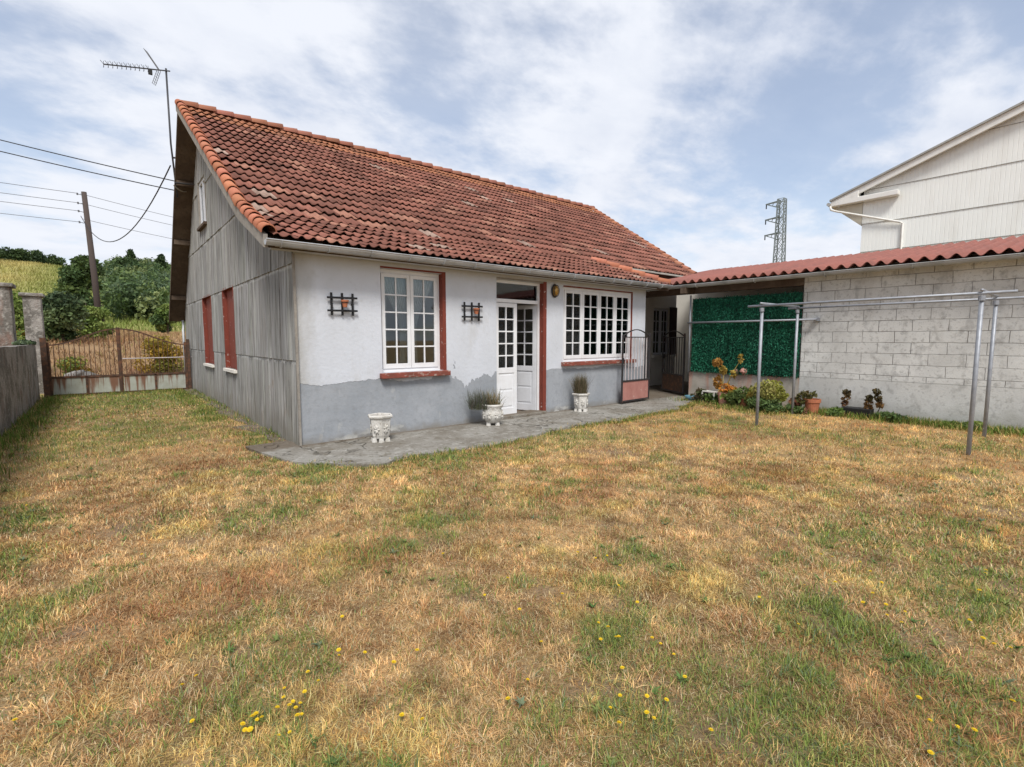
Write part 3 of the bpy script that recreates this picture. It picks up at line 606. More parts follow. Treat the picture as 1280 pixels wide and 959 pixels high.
# roof
FP = [(YE, ZE), (YK, ZK), (YR, ZR)]
def tile_slope(name, path, x0, x1, course, tw=.148, clip=None, parent=house, dirn=1):
    """path: 2 points (y,z) from low to high"""
    (ya, za), (yb, zb) = path; L = math.hypot(yb-ya, zb-za); ty, tz = (yb-ya)/L, (zb-za)/L; ny, nz = -tz, ty
    if nz < 0: ny, nz = -ny, -nz
    nc = max(1, round(L/course)); cs = L/nc; nt = int(round((x1-x0)/tw)); us = np.array([0, .08, .18, .28, .38, .46, .56, .70, .85, 1.0]); hs = np.array([.004, .013, .026, .031, .027, .014, .002, -.004, -.003, .004])
    V = []; F = []; C = []; k = 0
    for j in range(nc):
        for i in range(nt):
            if i % 2 == 0 or j == -1: T = (rng.uniform(-.003, .003), rng.uniform(.040, .056), rng.uniform(-.007, .007), rng.random(), rng.random(), rng.random()); slip = -.035 if rng.random() < .02 else 0
            xa = x0+i*tw+T[0]
            if clip and not clip(xa+tw/2, ya+ty*(j+.3)*cs): continue
            lift = T[1]; sk = T[2]+slip; tone = T[3]
            base = np.array([.225, .092, .066])*(.66+.6*T[4])
            if tone > .98: base = np.array([.36, .26, .21])*(.8+.3*T[5])
            elif tone > .90: base = np.array([.34, .165, .115])
            wz = vn(xa, j*.35, .35, 3, 55); base = base*(.8+.4*wz)
            if j >= nc-2 and name == 'main_tiles': base = np.array([.36, .15, .08])*(.75+.4*rng.random())
            top = []
            for (s, ex) in ((j*cs-.03, lift), ((j+1)*cs+.03, -.002)):
                for u, h in zip(us, hs):
                    y_ = ya+ty*(s+sk*(s < (j+.5)*cs)); z_ = za+tz*s; top.append((xa+u*tw*1.01, y_+ny*(h+ex), z_+nz*(h+ex)))
            m_ = len(us); s = j*cs-.03; low = [(p[0], p[1]-ny*.013, p[2]-nz*.013) for p in top[:m_]]
            V += top+low; C += [base]*(3*m_)
            for q in range(m_-1): F.append((k+q, k+q+1, k+m_+q+1, k+m_+q)); F.append((k+2*m_+q, k+2*m_+q+1, k+q+1, k+q))
            k += 3*m_
    return np.array(V), [np.array(F)], np.array(C)
def verge_r(y): return 12.1+(y-1.3)*.275
pts = [tile_slope('main_tiles', FP[1:], -.33, 13.9, .37, clip=lambda x, y: x < verge_r(y)+.10),
       tile_slope('kick', FP[:2], -.33, 8.5, .27, clip=lambda x, y: x < 7.35+(1.0-y)*.85)]
V, F, C = merge(pts); o = fast('front_roof_tiles', V, F, C, M['tile'], house, smooth=False)
V, F, C = tile_slope('rear', [(YB, ZB), (YR, ZR)], -.33, 13.6, .37); fast('rear_roof_tiles', V, [F[0]], C, M['tile'], house)
# deck below the tiles
def deck():
    mb = MB(); t = .11
    def sl(p, q, x0, x1, x0b=None, x1b=None):
        x0b = x0 if x0b is None else x0b; x1b = x1 if x1b is None else x1b
        a = [(x0, p[0], p[1]-.015), (x1, p[0], p[1]-.015), (x1b, q[0], q[1]-.015), (x0b, q[0], q[1]-.015)]
        mb.add(a+[(x, y, z-t) for x, y, z in a], [(0, 1, 2, 3), (7, 6, 5, 4), (0, 4, 5, 1), (1, 5, 6, 2), (2, 6, 7, 3), (3, 7, 4, 0)])
    sl((YE+.02, ZE), (YK, ZK), -.38, 8.4, -.38, 7.3); sl((YK, ZK), (YR, ZR), -.38, 12.12, -.38, 13.68); sl((YB, ZB), (YR, ZR), -.38, 13.55)
    # purlins under the gable overhang
    for y in (7.95, 9.2, 10.6): mb.box((-.37, y-.05, roofz(y)-.26), (.0, y+.05, roofz(y)-.14))
    for y in (2.2, 4.4): mb.box((-.37, y-.05, roofz(y)-.24), (.0, y+.05, roofz(y)-.13))
    mb.build('roof_deck', M['deck'], house)
deck()
# brackets reaching from the wall to the rake
for (by, bz) in ((7.95, 5.92), (7.85, 5.30)): mb = MB(); mb.tube([(-.42, by, bz), (.02, by, bz+.03)], .022, 6); mb.build('bracket', M['iron'], house)
# rake board on the rear rake
mb = MB(); mb.poly([(-.40, YR+.05, ZR-.02), (-.40, YB, ZB-.02), (-.40, YB, ZB-.16), (-.40, YR+.05, ZR-.16)], (.02, 0, 0)); mb.build('rake_board', M['deck'], house)
# verge tiles: overlapping barrels up the front rake, and a cement band below
def barrels(name, P, Q, r0, step, axis_n, mat_, col_=(1, 1, 1), half=True, wob=.006):
    mb = MB(); P = Vector(P); Q = Vector(Q); L = (Q-P).length; d = (Q-P)/L; n = max(1, int(round(L/step))); st = L/n
    s_ = d.cross(Vector(axis_n)).normalized(); u_ = s_.cross(d).normalized()
    if u_.dot(Vector(axis_n)) < 0: u_ = -u_
    for i in range(n):
        g = random.uniform(.78, 1.15); mb.cur = (g*col_[0], g*random.uniform(.92, 1.06)*col_[1], g*random.uniform(.9, 1.08)*col_[2])
        a = P+d*(i*st-.03); b = P+d*((i+1)*st+.03); j = Vector([random.uniform(-wob, wob) for _ in range(3)])
        vs = []; K = 9
        for (p, r, up) in ((a, r0*1.12, .022), (b, r0*.88, 0)):
            for k in range(K):
                t = math.pi*(k/(K-1)*1.15-.075); vs.append(p+j+s_*r*math.cos(t)+u_*(r*math.sin(t)+up))
        for (p, r, up) in ((a, r0*1.12-.016, .022),):
            for k in range(K):
                t = math.pi*(k/(K-1)*1.15-.075); vs.append(p+j+s_*r*math.cos(t)+u_*(r*math.sin(t)+up))
        fs = [(k, k+1, K+k+1, K+k) for k in range(K-1)]+[(2*K+k, 2*K+k+1, k+1, k) for k in range(K-1)]
        mb.add(vs, fs)
    return mb
def many(*mbs):
    m = MB()
    for q in mbs:
        k = len(m.v); m.v += q.v; m.f += [tuple(i+k for i in f) for f in q.f]; m.c += q.c
    return m
o = many(barrels('', (-.37, YE+.02, ZE+.05), (-.37, YK, ZK+.05), .085, .25, (0, -.5, 1), None), barrels('', (-.37, YK, ZK+.05), (-.37, YR, ZR+.06), .085, .31, (0, -.5, 1), None)).build('verge_tiles', M['ridge'], house, smooth=True, colors=True)
o['label'] = 'row of salmon barrel tiles up the left rake'
barrels('', (13.72, YR, ZR+.04), (-.4, YR, ZR+.04), .10, .36, (0, 0, 1), None, (.72, .78, .85), wob=.012).build('ridge_tiles', M['ridge'], house, smooth=True, colors=True)
barrels('', (12.1, 1.2, ZK+.12), (13.65, YR, ZR+.04), .085, .34, (0, -.5, 1), None, (.8, .9, .9)).build('end_verge_tiles', M['ridge'], house, smooth=True, colors=True)
many(barrels('', (8.42, YE+.03, ZE+.05), (7.3, YK+.1, ZK+.09), .08, .30, (0, -.4, 1), None, (1, 1, 1))).build('hip_tiles', M['ridge'], house, smooth=True, colors=True)
mb = MB()
for p, q in zip(FP[:-1], FP[1:]):
    mb.poly([(-.435, p[0], p[1]+.03), (-.435, q[0], q[1]+.03), (-.435, q[0], q[1]-.13), (-.435, p[0], p[1]-.13)], (.05, 0, 0))
mb.build('verge_band', M['mortar'], house)
mb = MB(); mb.poly([(7.15, YK+.02, ZK+.03), (12.1, YK+.02, ZK+.03), (12.1, YK-.14, ZK-.05), (7.15, YK-.14, ZK-.05)], (0, 0, -.02)); mb.build('flashing', M['mortar'], house)
# gutter
def gutter(p, q, r, m, name, parent, out=(0, -1, 0), brk=.6):
    mb = MB(); P, Q, O = Vector(p), Vector(q), Vector(out); K = 9; vs = []; d = (Q-P).normalized()
    N = 12
    for i in range(N+1):
        c = P.lerp(Q, i/N)+Vector((0, 0, random.uniform(-.004, .004)))
        for rr in (r, r-.006):
            for k in range(K):
                t = math.pi*k/(K-1); vs.append(c+O*rr*math.cos(t)-Vector((0, 0, 1))*rr*math.sin(t))
    fs = []
    for i in range(N):
        a = i*2*K; b = a+2*K
        for k in range(K-1): fs += [(a+k, a+k+1, b+k+1, b+k), (a+K+k, b+K+k, b+K+k+1, a+K+k+1)]
        fs += [(a, b, b+K, a+K), (a+K-1, a+2*K-1, b+2*K-1, b+K-1)]
    mb.add(vs, fs)
    for e in (P, Q):   # end caps
        mb.add([e]+[e+O*r*math.cos(math.pi*k/(K-1))-Vector((0, 0, 1))*r*math.sin(math.pi*k/(K-1)) for k in range(K)], [tuple(range(1, K+1))])
    mb.tube([P+O*r, Q+O*r], .009, 6)
    g = mb.build(name, m, parent, smooth=False)
    L = (Q-P).length; n = int(L/brk)
    for i in range(n+1):
        mb = MB(); c = P.lerp(Q, (i+.3)/(n+1)); pts = [c+O*(r+.006)*math.cos(math.pi*k/8)-Vector((0, 0, 1))*(r+.006)*math.sin(math.pi*k/8) for k in range(9)]
        for a, b in zip(pts[:-1], pts[1:]): mb.bar(a, b, .025, .006, up=d)
        mb.build('gutter_bracket', m, g)
    return g
gutter((-.43, -.36, 2.70), (8.35, -.36, 2.735), .065, M['gutter'], 'gutter', house)
mb = MB(); mb.tube([(-.06, 11.2, 2.05), (-.06, 11.15, 1.9), (-.09, 11.0, 1.75), (-.09, 11.0, .05)], .035, 8); mb.build('downpipe', M['gutter'], house, smooth=True)
mb = MB(); mb.box((-.3, -.02, 2.64), (7.9, -.3, 2.655)); mb.build('soffit', M['front'], house)

# windows
def casement(mb, gl, x0, x1, z0, z1, y, nc, nr, st=.055, bt=.022, d=.04, bot=None):
    bot = bot or st
    mb.box((x0, y, z0), (x0+st, y+d, z1)); mb.box((x1-st, y, z0), (x1, y+d, z1)); mb.box((x0+st, y+.001, z0), (x1-st, y+d-.001, z0+bot)); mb.box((x0+st, y+.001, z1-st), (x1-st, y+d-.001, z1))
    for i in range(1, nc): xx = x0+st+(x1-x0-2*st)*i/nc; mb.box((xx-bt/2, y+.004, z0+bot), (xx+bt/2, y+d-.004, z1-st))
    for j in range(1, nr): zz = z0+bot+(z1-st-z0-bot)*j/nr; mb.box((x0+st, y+.007, zz-bt/2), (x1-st, y+d-.007, zz+bt/2))
    gl.box((x0+st-.004, y+d/2-.002, z0+bot-.004), (x1-st+.004, y+d/2+.002, z1-st+.004))
def window(op, ncas, nr, label, y=.10, cas=.06, sillx=(.05, .08)):
    x0, x1, z0, z1 = op
    fr = MB(); fr.box((x0+.004, y, z0), (x0+.05, y+.07, z1)); fr.box((x1-.05, y, z0), (x1-.004, y+.07, z1)); fr.box((x0+.05, y+.001, z1-.055), (x1-.05, y+.069, z1)); fr.box((x0+.05, y+.001, z0), (x1-.05, y+.069, z0+.05))
    wn = fr.build('window', M['white'], house, bevel=.003); wn['label'] = label
    wx = (x1-x0-.10)/ncas
    for i in range(ncas):
        mb, gl = MB(), MB(); a = x0+.05+i*wx; casement(mb, gl, a+.003, a+wx-.003, z0+.053, z1-.058, y-.012, 2, nr, bot=.075)
        mb.build('sash', M['white'], wn, bevel=.002); gl.build('pane', M['glass'], wn)
    s = MB(); s.box((x0-sillx[0], -.10, z0-.085), (x1+sillx[1], .0, z0-.004)); s.box((x0+.003, .0, z0-.06), (x1-.003, y, z0-.001)); s.build('sill', M['sill_red'], wn, bevel=.008)
    rv = MB(); rv.box((x1-.004, -.004, z0), (x1+cas, y+.02, z1+.03)); rv.box((x0, -.004, z1+.001), (x1-.004, y+.02, z1+.028)); rv.build('red_casing', M['wood_red'], wn)
    return wn
def curtain(x0, x1, z0, z1, y, m, parent, gather=None, amp=.015, per=.05):
    nx_, nz_ = 60, 16; V = []; xm = gather
    for j in range(nz_+1):
        t = j/nz_; z = z1+(z0-z1)*t
        for i in range(nx_+1):
            u = i/nx_; xa, xb = x0, x1
            if gather == 'L': xb = x1+(x0+(x1-x0)*.30-x1)*(math.sin(min(1, t*1.6)*math.pi/2)**1.5 if t < .63 else 1-.25*(t-.63))
            if gather == 'R': xa = x0+(x1-(x1-x0)*.30-x0)*(math.sin(min(1, t*1.6)*math.pi/2)**1.5 if t < .63 else 1-.25*(t-.63))
            x = xa+(xb-xa)*u; V.append((x, y+amp*math.sin(u*(x1-x0)/per*6.28+.7*math.sin(t*3)), z))
    F = [(j*(nx_+1)+i, j*(nx_+1)+i+1, (j+1)*(nx_+1)+i+1, (j+1)*(nx_+1)+i) for j in range(nz_) for i in range(nx_)]
    mb = MB(); mb.add(V, F); return mb.build('curtain', m, parent, smooth=True)
w1 = window(W1, 2, 5, 'two-casement white window with tied-back net curtains')
curtain(1.30, 1.76, 1.0, 2.5, .195, M['curtain'], w1, 'R'); curtain(1.76, 2.24, 1.0, 2.5, .20, M['curtain'], w1, 'L'); curtain(1.27, 1.40, 1.0, 2.5, .22, M['curtain'], w1)
w2 = window(W2, 4, 5, 'wide white window of four casements', y=.03, cas=.012)
curtain(5.2, 5.5, 1.05, 2.5, .26, M['curtain_tan'], w2); curtain(5.5, 7.3, 2.05, 2.5, .18, M['curtain_tan'], w2); curtain(6.9, 7.3, 1.05, 2.5, .20, M['curtain_tan'], w2)
# shutters and attic window in the gable
for (a, b, c, d) in (S1, S2):
    sh = MB(); sh.box((.06, a+.01, c), (.09, b-.01, d)); n = 5
    s_ = sh.build('shutter', M['wood_red'], house); s_['label'] = 'closed red shutter with flaking paint'
    q = MB(); q.box((-.02, b-.002, c), (.075, b+.045, d)); q.box((-.02, a-.045, c), (.075, a+.002, d)); q.box((-.02, a, d-.002), (.075, b, d+.04)); q.build('shutter_casing', M['wood_red'], s_)
    q = MB(); q.box((-.07, a-.05, c-.06), (.06, b+.05, c-.002)); q.build('sill', M['plaster'], s_)
fr = MB(); a, b, c, d = AT
for (p0, p1) in (((.0, a, c), (.06, a+.06, d)), ((.0, b-.06, c), (.06, b, d)), ((.001, a+.06, c), (.059, b-.06, c+.06)), ((.001, a+.06, d-.06), (.059, b-.06, d)), ((.002, (a+b)/2-.04, c+.06), (.058, (a+b)/2+.04, d-.06))): fr.box(p0, p1)
aw = fr.build('attic_window', M['greydoor'], house)
gl = MB(); gl.box((.03, a+.05, c+.05), (.035, b-.05, d-.05)); gl.build('pane', M['glass'], aw)
q = MB(); q.box((-.09, a-.05, c-.06), (.03, b+.05, c-.002)); q.build('sill', M['deck'], aw)
for (ca_, cb__) in ((a-.05, a-.001), (b+.001, b+.05)): q = MB(); q.box((-.035, ca_, c), (.02, cb__, d+.05)); q.build('casing', M['mortar'], aw)
# recess window in the porch wall with an open dark shutter
x0, x1, z0, z1 = RW
mb, gl = MB(), MB(); casement(mb, gl, x0+.03, x0+.46, z0+.02, z1-.02, 2.06, 2, 4); casement(mb, gl, x0+.47, x1-.03, z0+.02, z1-.02, 2.06, 2, 4)
rw = mb.build('porch_window', M['greydoor'], house); gl.build('pane', M['glass'], rw)
q = MB(); q.box((x0-.1, 1.88, z0-.07), (x1+.3, 2.05, z0-.001)); q.build('sill', M['plaster'], rw)
q = MB(); q.box((x1-.05, 1.94, z0), (x1+.32, 1.99, z1+.05)); q.build('shutter', mat('dark brown shutter', (.045, .025, .02), .7), rw)
curtain(x0+.05, x1-.05, z0, z1, 2.12, M['curtain'], rw)
# door
x0, x1, z0, z1 = DR
fr = MB(); fr.box((x0+.002, .10, z0), (x0+.045, .17, z1)); fr.box((x1-.065, .10, z0), (x1-.012, .17, z1)); fr.box((x0+.045, .101, z1-.05), (x1-.065, .169, z1)); fr.box((x0+.045, .098, 2.16), (x1-.065, .172, 2.225))
dr = fr.build('door', M['white'], house, bevel=.003); dr['label'] = 'glazed double door, right leaf open inward'
gl = MB(); gl.box((x0+.045, .13, 2.225), (x1-.065, .134, z1-.05)); gl.build('transom_pane', M['glass'], dr)
curtain(x0+.05, x1-.07, 2.23, 2.50, .155, M['curtain'], dr, amp=.008, per=.06)
def leaf_geo(mbf, gl, L):
    """door leaf in local (u,z) with depth v; L maps (u,v,z)->world"""
    def bx(u0, u1, z0, z1, v0, v1, tgt):
        vs = [L(u, v, z) for z in (z0, z1) for v in (v0, v1) for u in (u0, u1)]
        tgt.add(vs, [(0, 1, 3, 2), (4, 6, 7, 5), (0, 4, 5, 1), (1, 5, 7, 3), (3, 7, 6, 2), (2, 6, 4, 0)])
    W = .515; zt = 2.15; st = .075
    bx(0, st, .07, zt, 0, .04, mbf); bx(W-st, W, .07, zt, 0, .04, mbf); bx(st, W-st, zt-st, zt, .001, .039, mbf); bx(st, W-st, .07, .20, .001, .039, mbf); bx(st, W-st, .86, .96, .001, .039, mbf)
    bx(st, W-st, .20, .86, .014, .026, mbf); bx(st+.04, W-st-.04, .24, .52, .006, .034, mbf); bx(st+.04, W-st-.04, .56, .82, .006, .034, mbf)
    bx(W/2-.012, W/2+.012, .96, zt-st, .004, .036, mbf)
    for j in range(1, 5): zz = .96+(zt-st-.96)*j/5; bx(st, W-st, zz-.012, zz+.012, .006, .034, mbf)
    bx(st-.003, W-st+.003, .955, zt-st+.003, .018, .022, gl)
mf, gl = MB(), MB(); leaf_geo(mf, gl, lambda u, v, z: (x0+.047+u, .095+v, z)); lf = mf.build('door_leaf', M['white'], dr, bevel=.002)
gl.build('leaf_pane', M['glass'], dr)
curtain(x0+.12, x0+.50, .97, 2.08, .16, M['curtain'], dr, amp=.008)
ang = R(68); hx, hy = x1-.07, .14
mf, gl = MB(), MB(); leaf_geo(mf, gl, lambda u, v, z: (hx-u*math.cos(ang)+v*math.sin(ang), hy+u*math.sin(ang)+v*math.cos(ang), z)); l2 = mf.build('door_leaf', M['greydoor'], dr, bevel=.002); l2['label'] = 'door leaf swung open into the room'
gl.build('leaf_pane', M['glass'], dr)
h = MB(); h.box((hx-.48*math.cos(ang)-.05, hy+.46*math.sin(ang), 1.02), (hx-.48*math.cos(ang)+.01, hy+.5*math.sin(ang), 1.05)); h.build('handle', M['alu'], dr)
q = MB(); q.box((x1-.012, -.006, .05), (x1+.075, .12, z1+.03)); q.build('red_casing', M['wood_red'], dr); q = MB(); q.box((x0, -.004, z1+.001), (x1-.012, .12, z1+.03)); q.build('lintel_trim', M['mortar'], dr)
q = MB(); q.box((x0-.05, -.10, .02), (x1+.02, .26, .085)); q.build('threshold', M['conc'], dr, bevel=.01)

# ------------------------------------------------------------------ things on the front wall
lamp = thing('wall_lamp', (4.86, 0, 2.36), 'amber oval bulkhead lamp on the white wall beside the door', 'lamp')
def ellipsoid(mb, c, r, n=14, m=9, half=None):
    vs = []; fs = []
    for j in range(m+1):
        a = math.pi*j/m-math.pi/2
        for i in range(n): b = 2*math.pi*i/n; vs.append((c[0]+r[0]*math.cos(a)*math.cos(b), c[1]+r[1]*math.cos(a)*math.sin(b), c[2]+r[2]*math.sin(a)))
    for j in range(m):
        for i in range(n): fs.append((j*n+i, j*n+(i+1) % n, (j+1)*n+(i+1) % n, (j+1)*n+i))
    mb.add(vs, fs)
q = MB(); ellipsoid(q, (4.86, -.02, 2.43), (.095, .02, .135)); q.build('backplate', M['iron'], lamp, smooth=True)
q = MB(); ellipsoid(q, (4.86, -.045, 2.43), (.068, .06, .105)); q.build('diffuser', M['brass'], lamp, smooth=True)
q = MB(); q.tube([(4.86+.07*math.cos(t), -.075, 2.43+.108*math.sin(t)) for t in np.linspace(0, 6.283, 21)], .006, 6, False); q.tube([(4.86, -.045, 2.32), (4.86, -.108, 2.43), (4.86, -.045, 2.54)], .005, 5); q.build('guard', M['iron'], lamp)
def trellis(cx, cz, potx, label):
    t = thing('trellis_planter', (cx, 0, cz), label, 'wall planter', 'black trellis planters on the front wall')
    m = MB()
    for i, dx in enumerate((-.15, 0, .15)): m.bar((cx+dx, -.03, cz-.16), (cx+dx+.002*i, -.03, cz+.155), .028, .016)
    for dz in (-.095, .085): m.bar((cx-.215, -.048, cz+dz), (cx+.215, -.048, cz+dz+.004), .016, .028)
    m.bar((cx-.14, -.0, cz), (cx-.14, -.045, cz), .012); m.bar((cx+.14, -.0, cz), (cx+.14, -.045, cz), .012)
    m.build('trellis', M['blackiron'], t)
    p = MB(); p.lathe((cx+potx, -.095, cz-.045), [(.0, 0), (.028, 0), (.044, .075), (.052, .075), (.054, .10), (.046, .10), (.042, .07), (0, .07)], 14); p.build('pot', M['terra'], t, smooth=False)
    p = MB(); p.tube([(cx+potx+.048*math.cos(a), -.095+.048*math.sin(a), cz+.02) for a in np.linspace(0, 6.283, 17)], .004, 5, False); p.build('pot_ring', M['blackiron'], t)
trellis(.62, 1.985, .015, 'black trellis with small terracotta pot left of the tall window')
trellis(2.86, 1.96, .05, 'black trellis with small terracotta pot between window and door')

# ------------------------------------------------------------------ planters
def hexpot(x, y, rot, r, h, label, sides=6, plant=None, rnd=False):
    t = thing('stone_planter', (x, y, .035), label, 'planter', 'white stone planters on the concrete path'); z = .035
    def ring(rr, zz): return [(x+rr*math.cos(rot+2*math.pi*k/sides), y+rr*math.sin(rot+2*math.pi*k/sides), z+zz) for k in range(sides)]
    m = MB(); prof = [(r*.62, .045), (r*.72, .09), (r*.86, h*.86), (r*.88, h*.88), (r*1.0, h*.90), (r*1.03, h*.97), (r*.97, h), (r*.84, h*.99), (r*.80, h*.86)] if not rnd else [(r*.60, .045), (r*.70, .08), (r*.92, h*.40), (r*.90, h*.6), (r*.78, h*.80), (r*.92, h*.9), (r*.98, h*.97), (r*.86, h), (r*.74, h*.95), (r*.72, h*.8)]
    vs = []; fs = []
    for rr, zz in prof: vs += ring(rr, zz)
    for i in range(len(prof)-1):
        for k in range(sides): fs.append((i*sides+k, i*sides+(k+1) % sides, (i+1)*sides+(k+1) % sides, (i+1)*sides+k))
    fs.append(tuple(reversed(range(sides)))); m.add(vs, fs)
    m.build('bowl', M['potwhite'], t, smooth=rnd, bevel=0 if rnd else .006)
    ft = MB()
    for k in range(sides if sides < 8 else 4):
        a = rot+2*math.pi*k/(sides if sides < 8 else 4); c = (x+r*.56*math.cos(a), y+r*.56*math.sin(a)); f_ = MB()
        f_.lathe((c[0], c[1], z), [(.0, 0), (.042, 0), (.034, .05), (0, .052)], 8); f_.build('foot', M['potwhite'], t)
    # relief panels
    for k in range(sides if not rnd else 8):
        rl = MB()
        n_ = sides if not rnd else 8
        a = rot+2*math.pi*(k+.5)/n_; rr = r*(.70 if not rnd else .91); c = Vector((x+rr*math.cos(a), y+rr*math.sin(a), z+h*.48)); s_ = Vector((-math.sin(a), math.cos(a), 0)); o_ = Vector((math.cos(a), math.sin(a), .08))
        for j in range(7):
            b = j*6.283/7; p = c+s_*.045*math.cos(b)+Vector((0, 0, .075*math.sin(b)))
            rl.tube([c+o_*.002, p+o_*.003], [.014, .007], 6)
        rl.build('relief', M['potwhite'], t, smooth=True)
    s = MB(); s.add(ring(r*.81 if not rnd else r*.74, h*.84), [tuple(range(sides))]); s.build('soil', M['soil'], t)
    if plant: plant(x, y, z+h*.84, t)
    return t
def drygrass(x, y, z, t, n=260, h=.30, spread=.16, cols=((.33, .25, .14), (.20, .17, .09), (.12, .14, .07)), lean=.5, wd=.006):
    px, py = clump_pts(x, y, spread*.6, n); c = np.array(cols)[rng.integers(0, len(cols), n)]*(.7+.6*rng.random((n, 1)))
    V, F, C = blades(px, py, h*(.4+.7*rng.random(n)), wd*np.ones(n), rng.uniform(0, lean, n), c, 2, z0=np.full(n, z)); return fast('plant', V, F, C, M['grass'], t)
hexpot(.97, -.42, R(12), .185, .385, 'empty hexagonal white stone planter nearest the corner')
hexpot(3.02, -.40, R(10), .19, .36, 'bulbous broken white planter with dry spiky plant left of the door', 12, lambda x, y, z, t: (drygrass(x, y, z-.02, t, 220, .40, .22, lean=.85, wd=.009), drygrass(x-.2, y+.12, z-.02, t, 420, .42, .28, ((.13, .13, .12), (.17, .15, .12), (.10, .12, .06)), .9)), True)
hexpot(5.35, -.30, R(30), .185, .37, 'white stone planter with bushy dried tuft right of the door', 6, lambda x, y, z, t: drygrass(x-.02, y, z, t, 1100, .52, .20, ((.16, .13, .08), (.10, .10, .05), (.22, .17, .11)), .45, .005))

# ------------------------------------------------------------------ wrought iron gates
def small_gate(hinge, direc, w_, z0, label, bars=9, barmat='ironpale', panelmat='ironpink'):
    """arched pedestrian gate leaf; direc unit vector from hinge to free edge"""
    H_ = Vector(hinge); D = Vector(direc).normalized(); up = Vector((0, 0, 1)); N = D.cross(up)
    t = thing('iron_gate', hinge, label, 'gate', 'arched iron gates of the porch'); P = lambda u, z: H_+D*u+up*z
    arch = lambda u: 1.52+.15*math.sin(math.pi*u/w_)
    f = MB(); f.bar(P(0, z0), P(0, 1.60), .035); f.bar(P(w_, z0), P(w_, 1.54), .03); f.bar(P(0, z0+.02), P(w_, z0+.02), .03); f.bar(P(0, .52), P(w_, .52), .035); f.bar(P(0, 1.50), P(w_, 1.50), .022)
    us = np.linspace(0, w_, 13)
    for a, b in zip(us[:-1], us[1:]): f.bar(P(a, arch(a)), P(b, arch(b)), .03, .02)
    f.build('frame', M['iron'], t)
    b = MB()
    for i in range(1, bars): u = w_*i/bars; b.bar(P(u, .53), P(u, 1.50), .016)
    b.build('bars', M[barmat], t)
    s = MB(); c = [P(.02, z0+.03), P(w_-.02, z0+.03), P(w_-.02, .50), P(.02, .50)]; s.poly([p-N*.004 for p in c], N*.008); s.build('panel', M[panelmat], t)
    k = MB(); k.tube([P(w_-.02, .98)-N*.05, P(w_-.02, .98)+N*.05], .012, 6); k.tube([P(w_-.02, .98)+N*.05, P(w_-.12, .99)+N*.05], .009, 6); k.box(tuple(P(w_-.04, .92)-N*.02-Vector((.01, .01, 0))), tuple(P(w_, 1.04)+N*.02+Vector((.01, .01, 0)))); k.build('latch', M['iron'], t)
    return t
small_gate((7.86, -.16, .03), (-1.05, -.05, 0), 1.07, .05, 'arched iron gate folded open against the white wall by the wide window')
small_gate((9.4, -.15, .03), (.55, 1.0, 0), 1.1, .05, 'arched iron gate standing open in the shaded porch behind the green screen', barmat='iron', panelmat='rust')

def drive_gate():
    y = 10.2; mids = -1.66
    for (xa, xb, lab) in ((-3.08, mids-.02, 'left leaf of the rusty arched driveway gate'), (-.16, mids+.02, 'right leaf of the rusty arched driveway gate beside the house')):
        t = thing('driveway_gate', (xa, y, 0), lab, 'gate', 'rusty driveway gate leaves')
        sg = 1 if xb > xa else -1; W = abs(xb-xa); P = lambda u, z: Vector((xa+sg*u, y, z))
        arch = lambda u: 1.33+.43*(.5-.5*math.cos(math.pi*(u/W)))
        f = MB(); f.bar(P(0, .02), P(0, 1.40), .055); f.bar(P(W, .0), P(W, 1.80), .06 if sg > 0 else .04); f.bar(P(0, .50), P(W, .50), .05); f.bar(P(0, .04), P(W, .04), .035); f.bar(P(W*.5, .04), P(W*.5, .50), .05)
        us = np.linspace(0, W, 15)
        for a, b in zip(us[:-1], us[1:]): f.bar(P(a, arch(a)), P(b, arch(b)), .03, .035)
        f.build('frame', M['rust'], t)
        b = MB(); n = 14
        for i in range(1, n):
            u = W*i/n; b.bar(P(u, .52), P(u, arch(u)), .016)
            b.bar(P(u-W/n/2, .52), P(u-W/n/2, .58), .012)
        b.build('bars', M['rust'], t)
        s = MB(); s.box((min(xa, xb)+.03, y-.006, .06), (max(xa, xb)-.03, y+.006, .48)); s.build('panel', M['gatepanel'], t)
        if sg < 0: r = MB(); r.tube([P(-.38, .96), P(W-.02, .95)], .016, 6); r.build('slide_bolt', M['ironpale'], t)
drive_gate()
q = MB(); q.box((-3.22, 10.12, -.1), (-3.1, 10.26, 1.52)); o = q.build('gate_post', M['rust'], bevel=.006); tag(o, 'dark rusty post at the left end of the driveway gate', 'post', 'posts of the driveway gate')
q = MB(); q.box((-.125, 10.14, -.1), (-.05, 10.24, 1.48)); o = q.build('gate_post', M['rust'], bevel=.006); tag(o, 'slim dark post of the driveway gate against the grey gable', 'post', 'posts of the driveway gate')

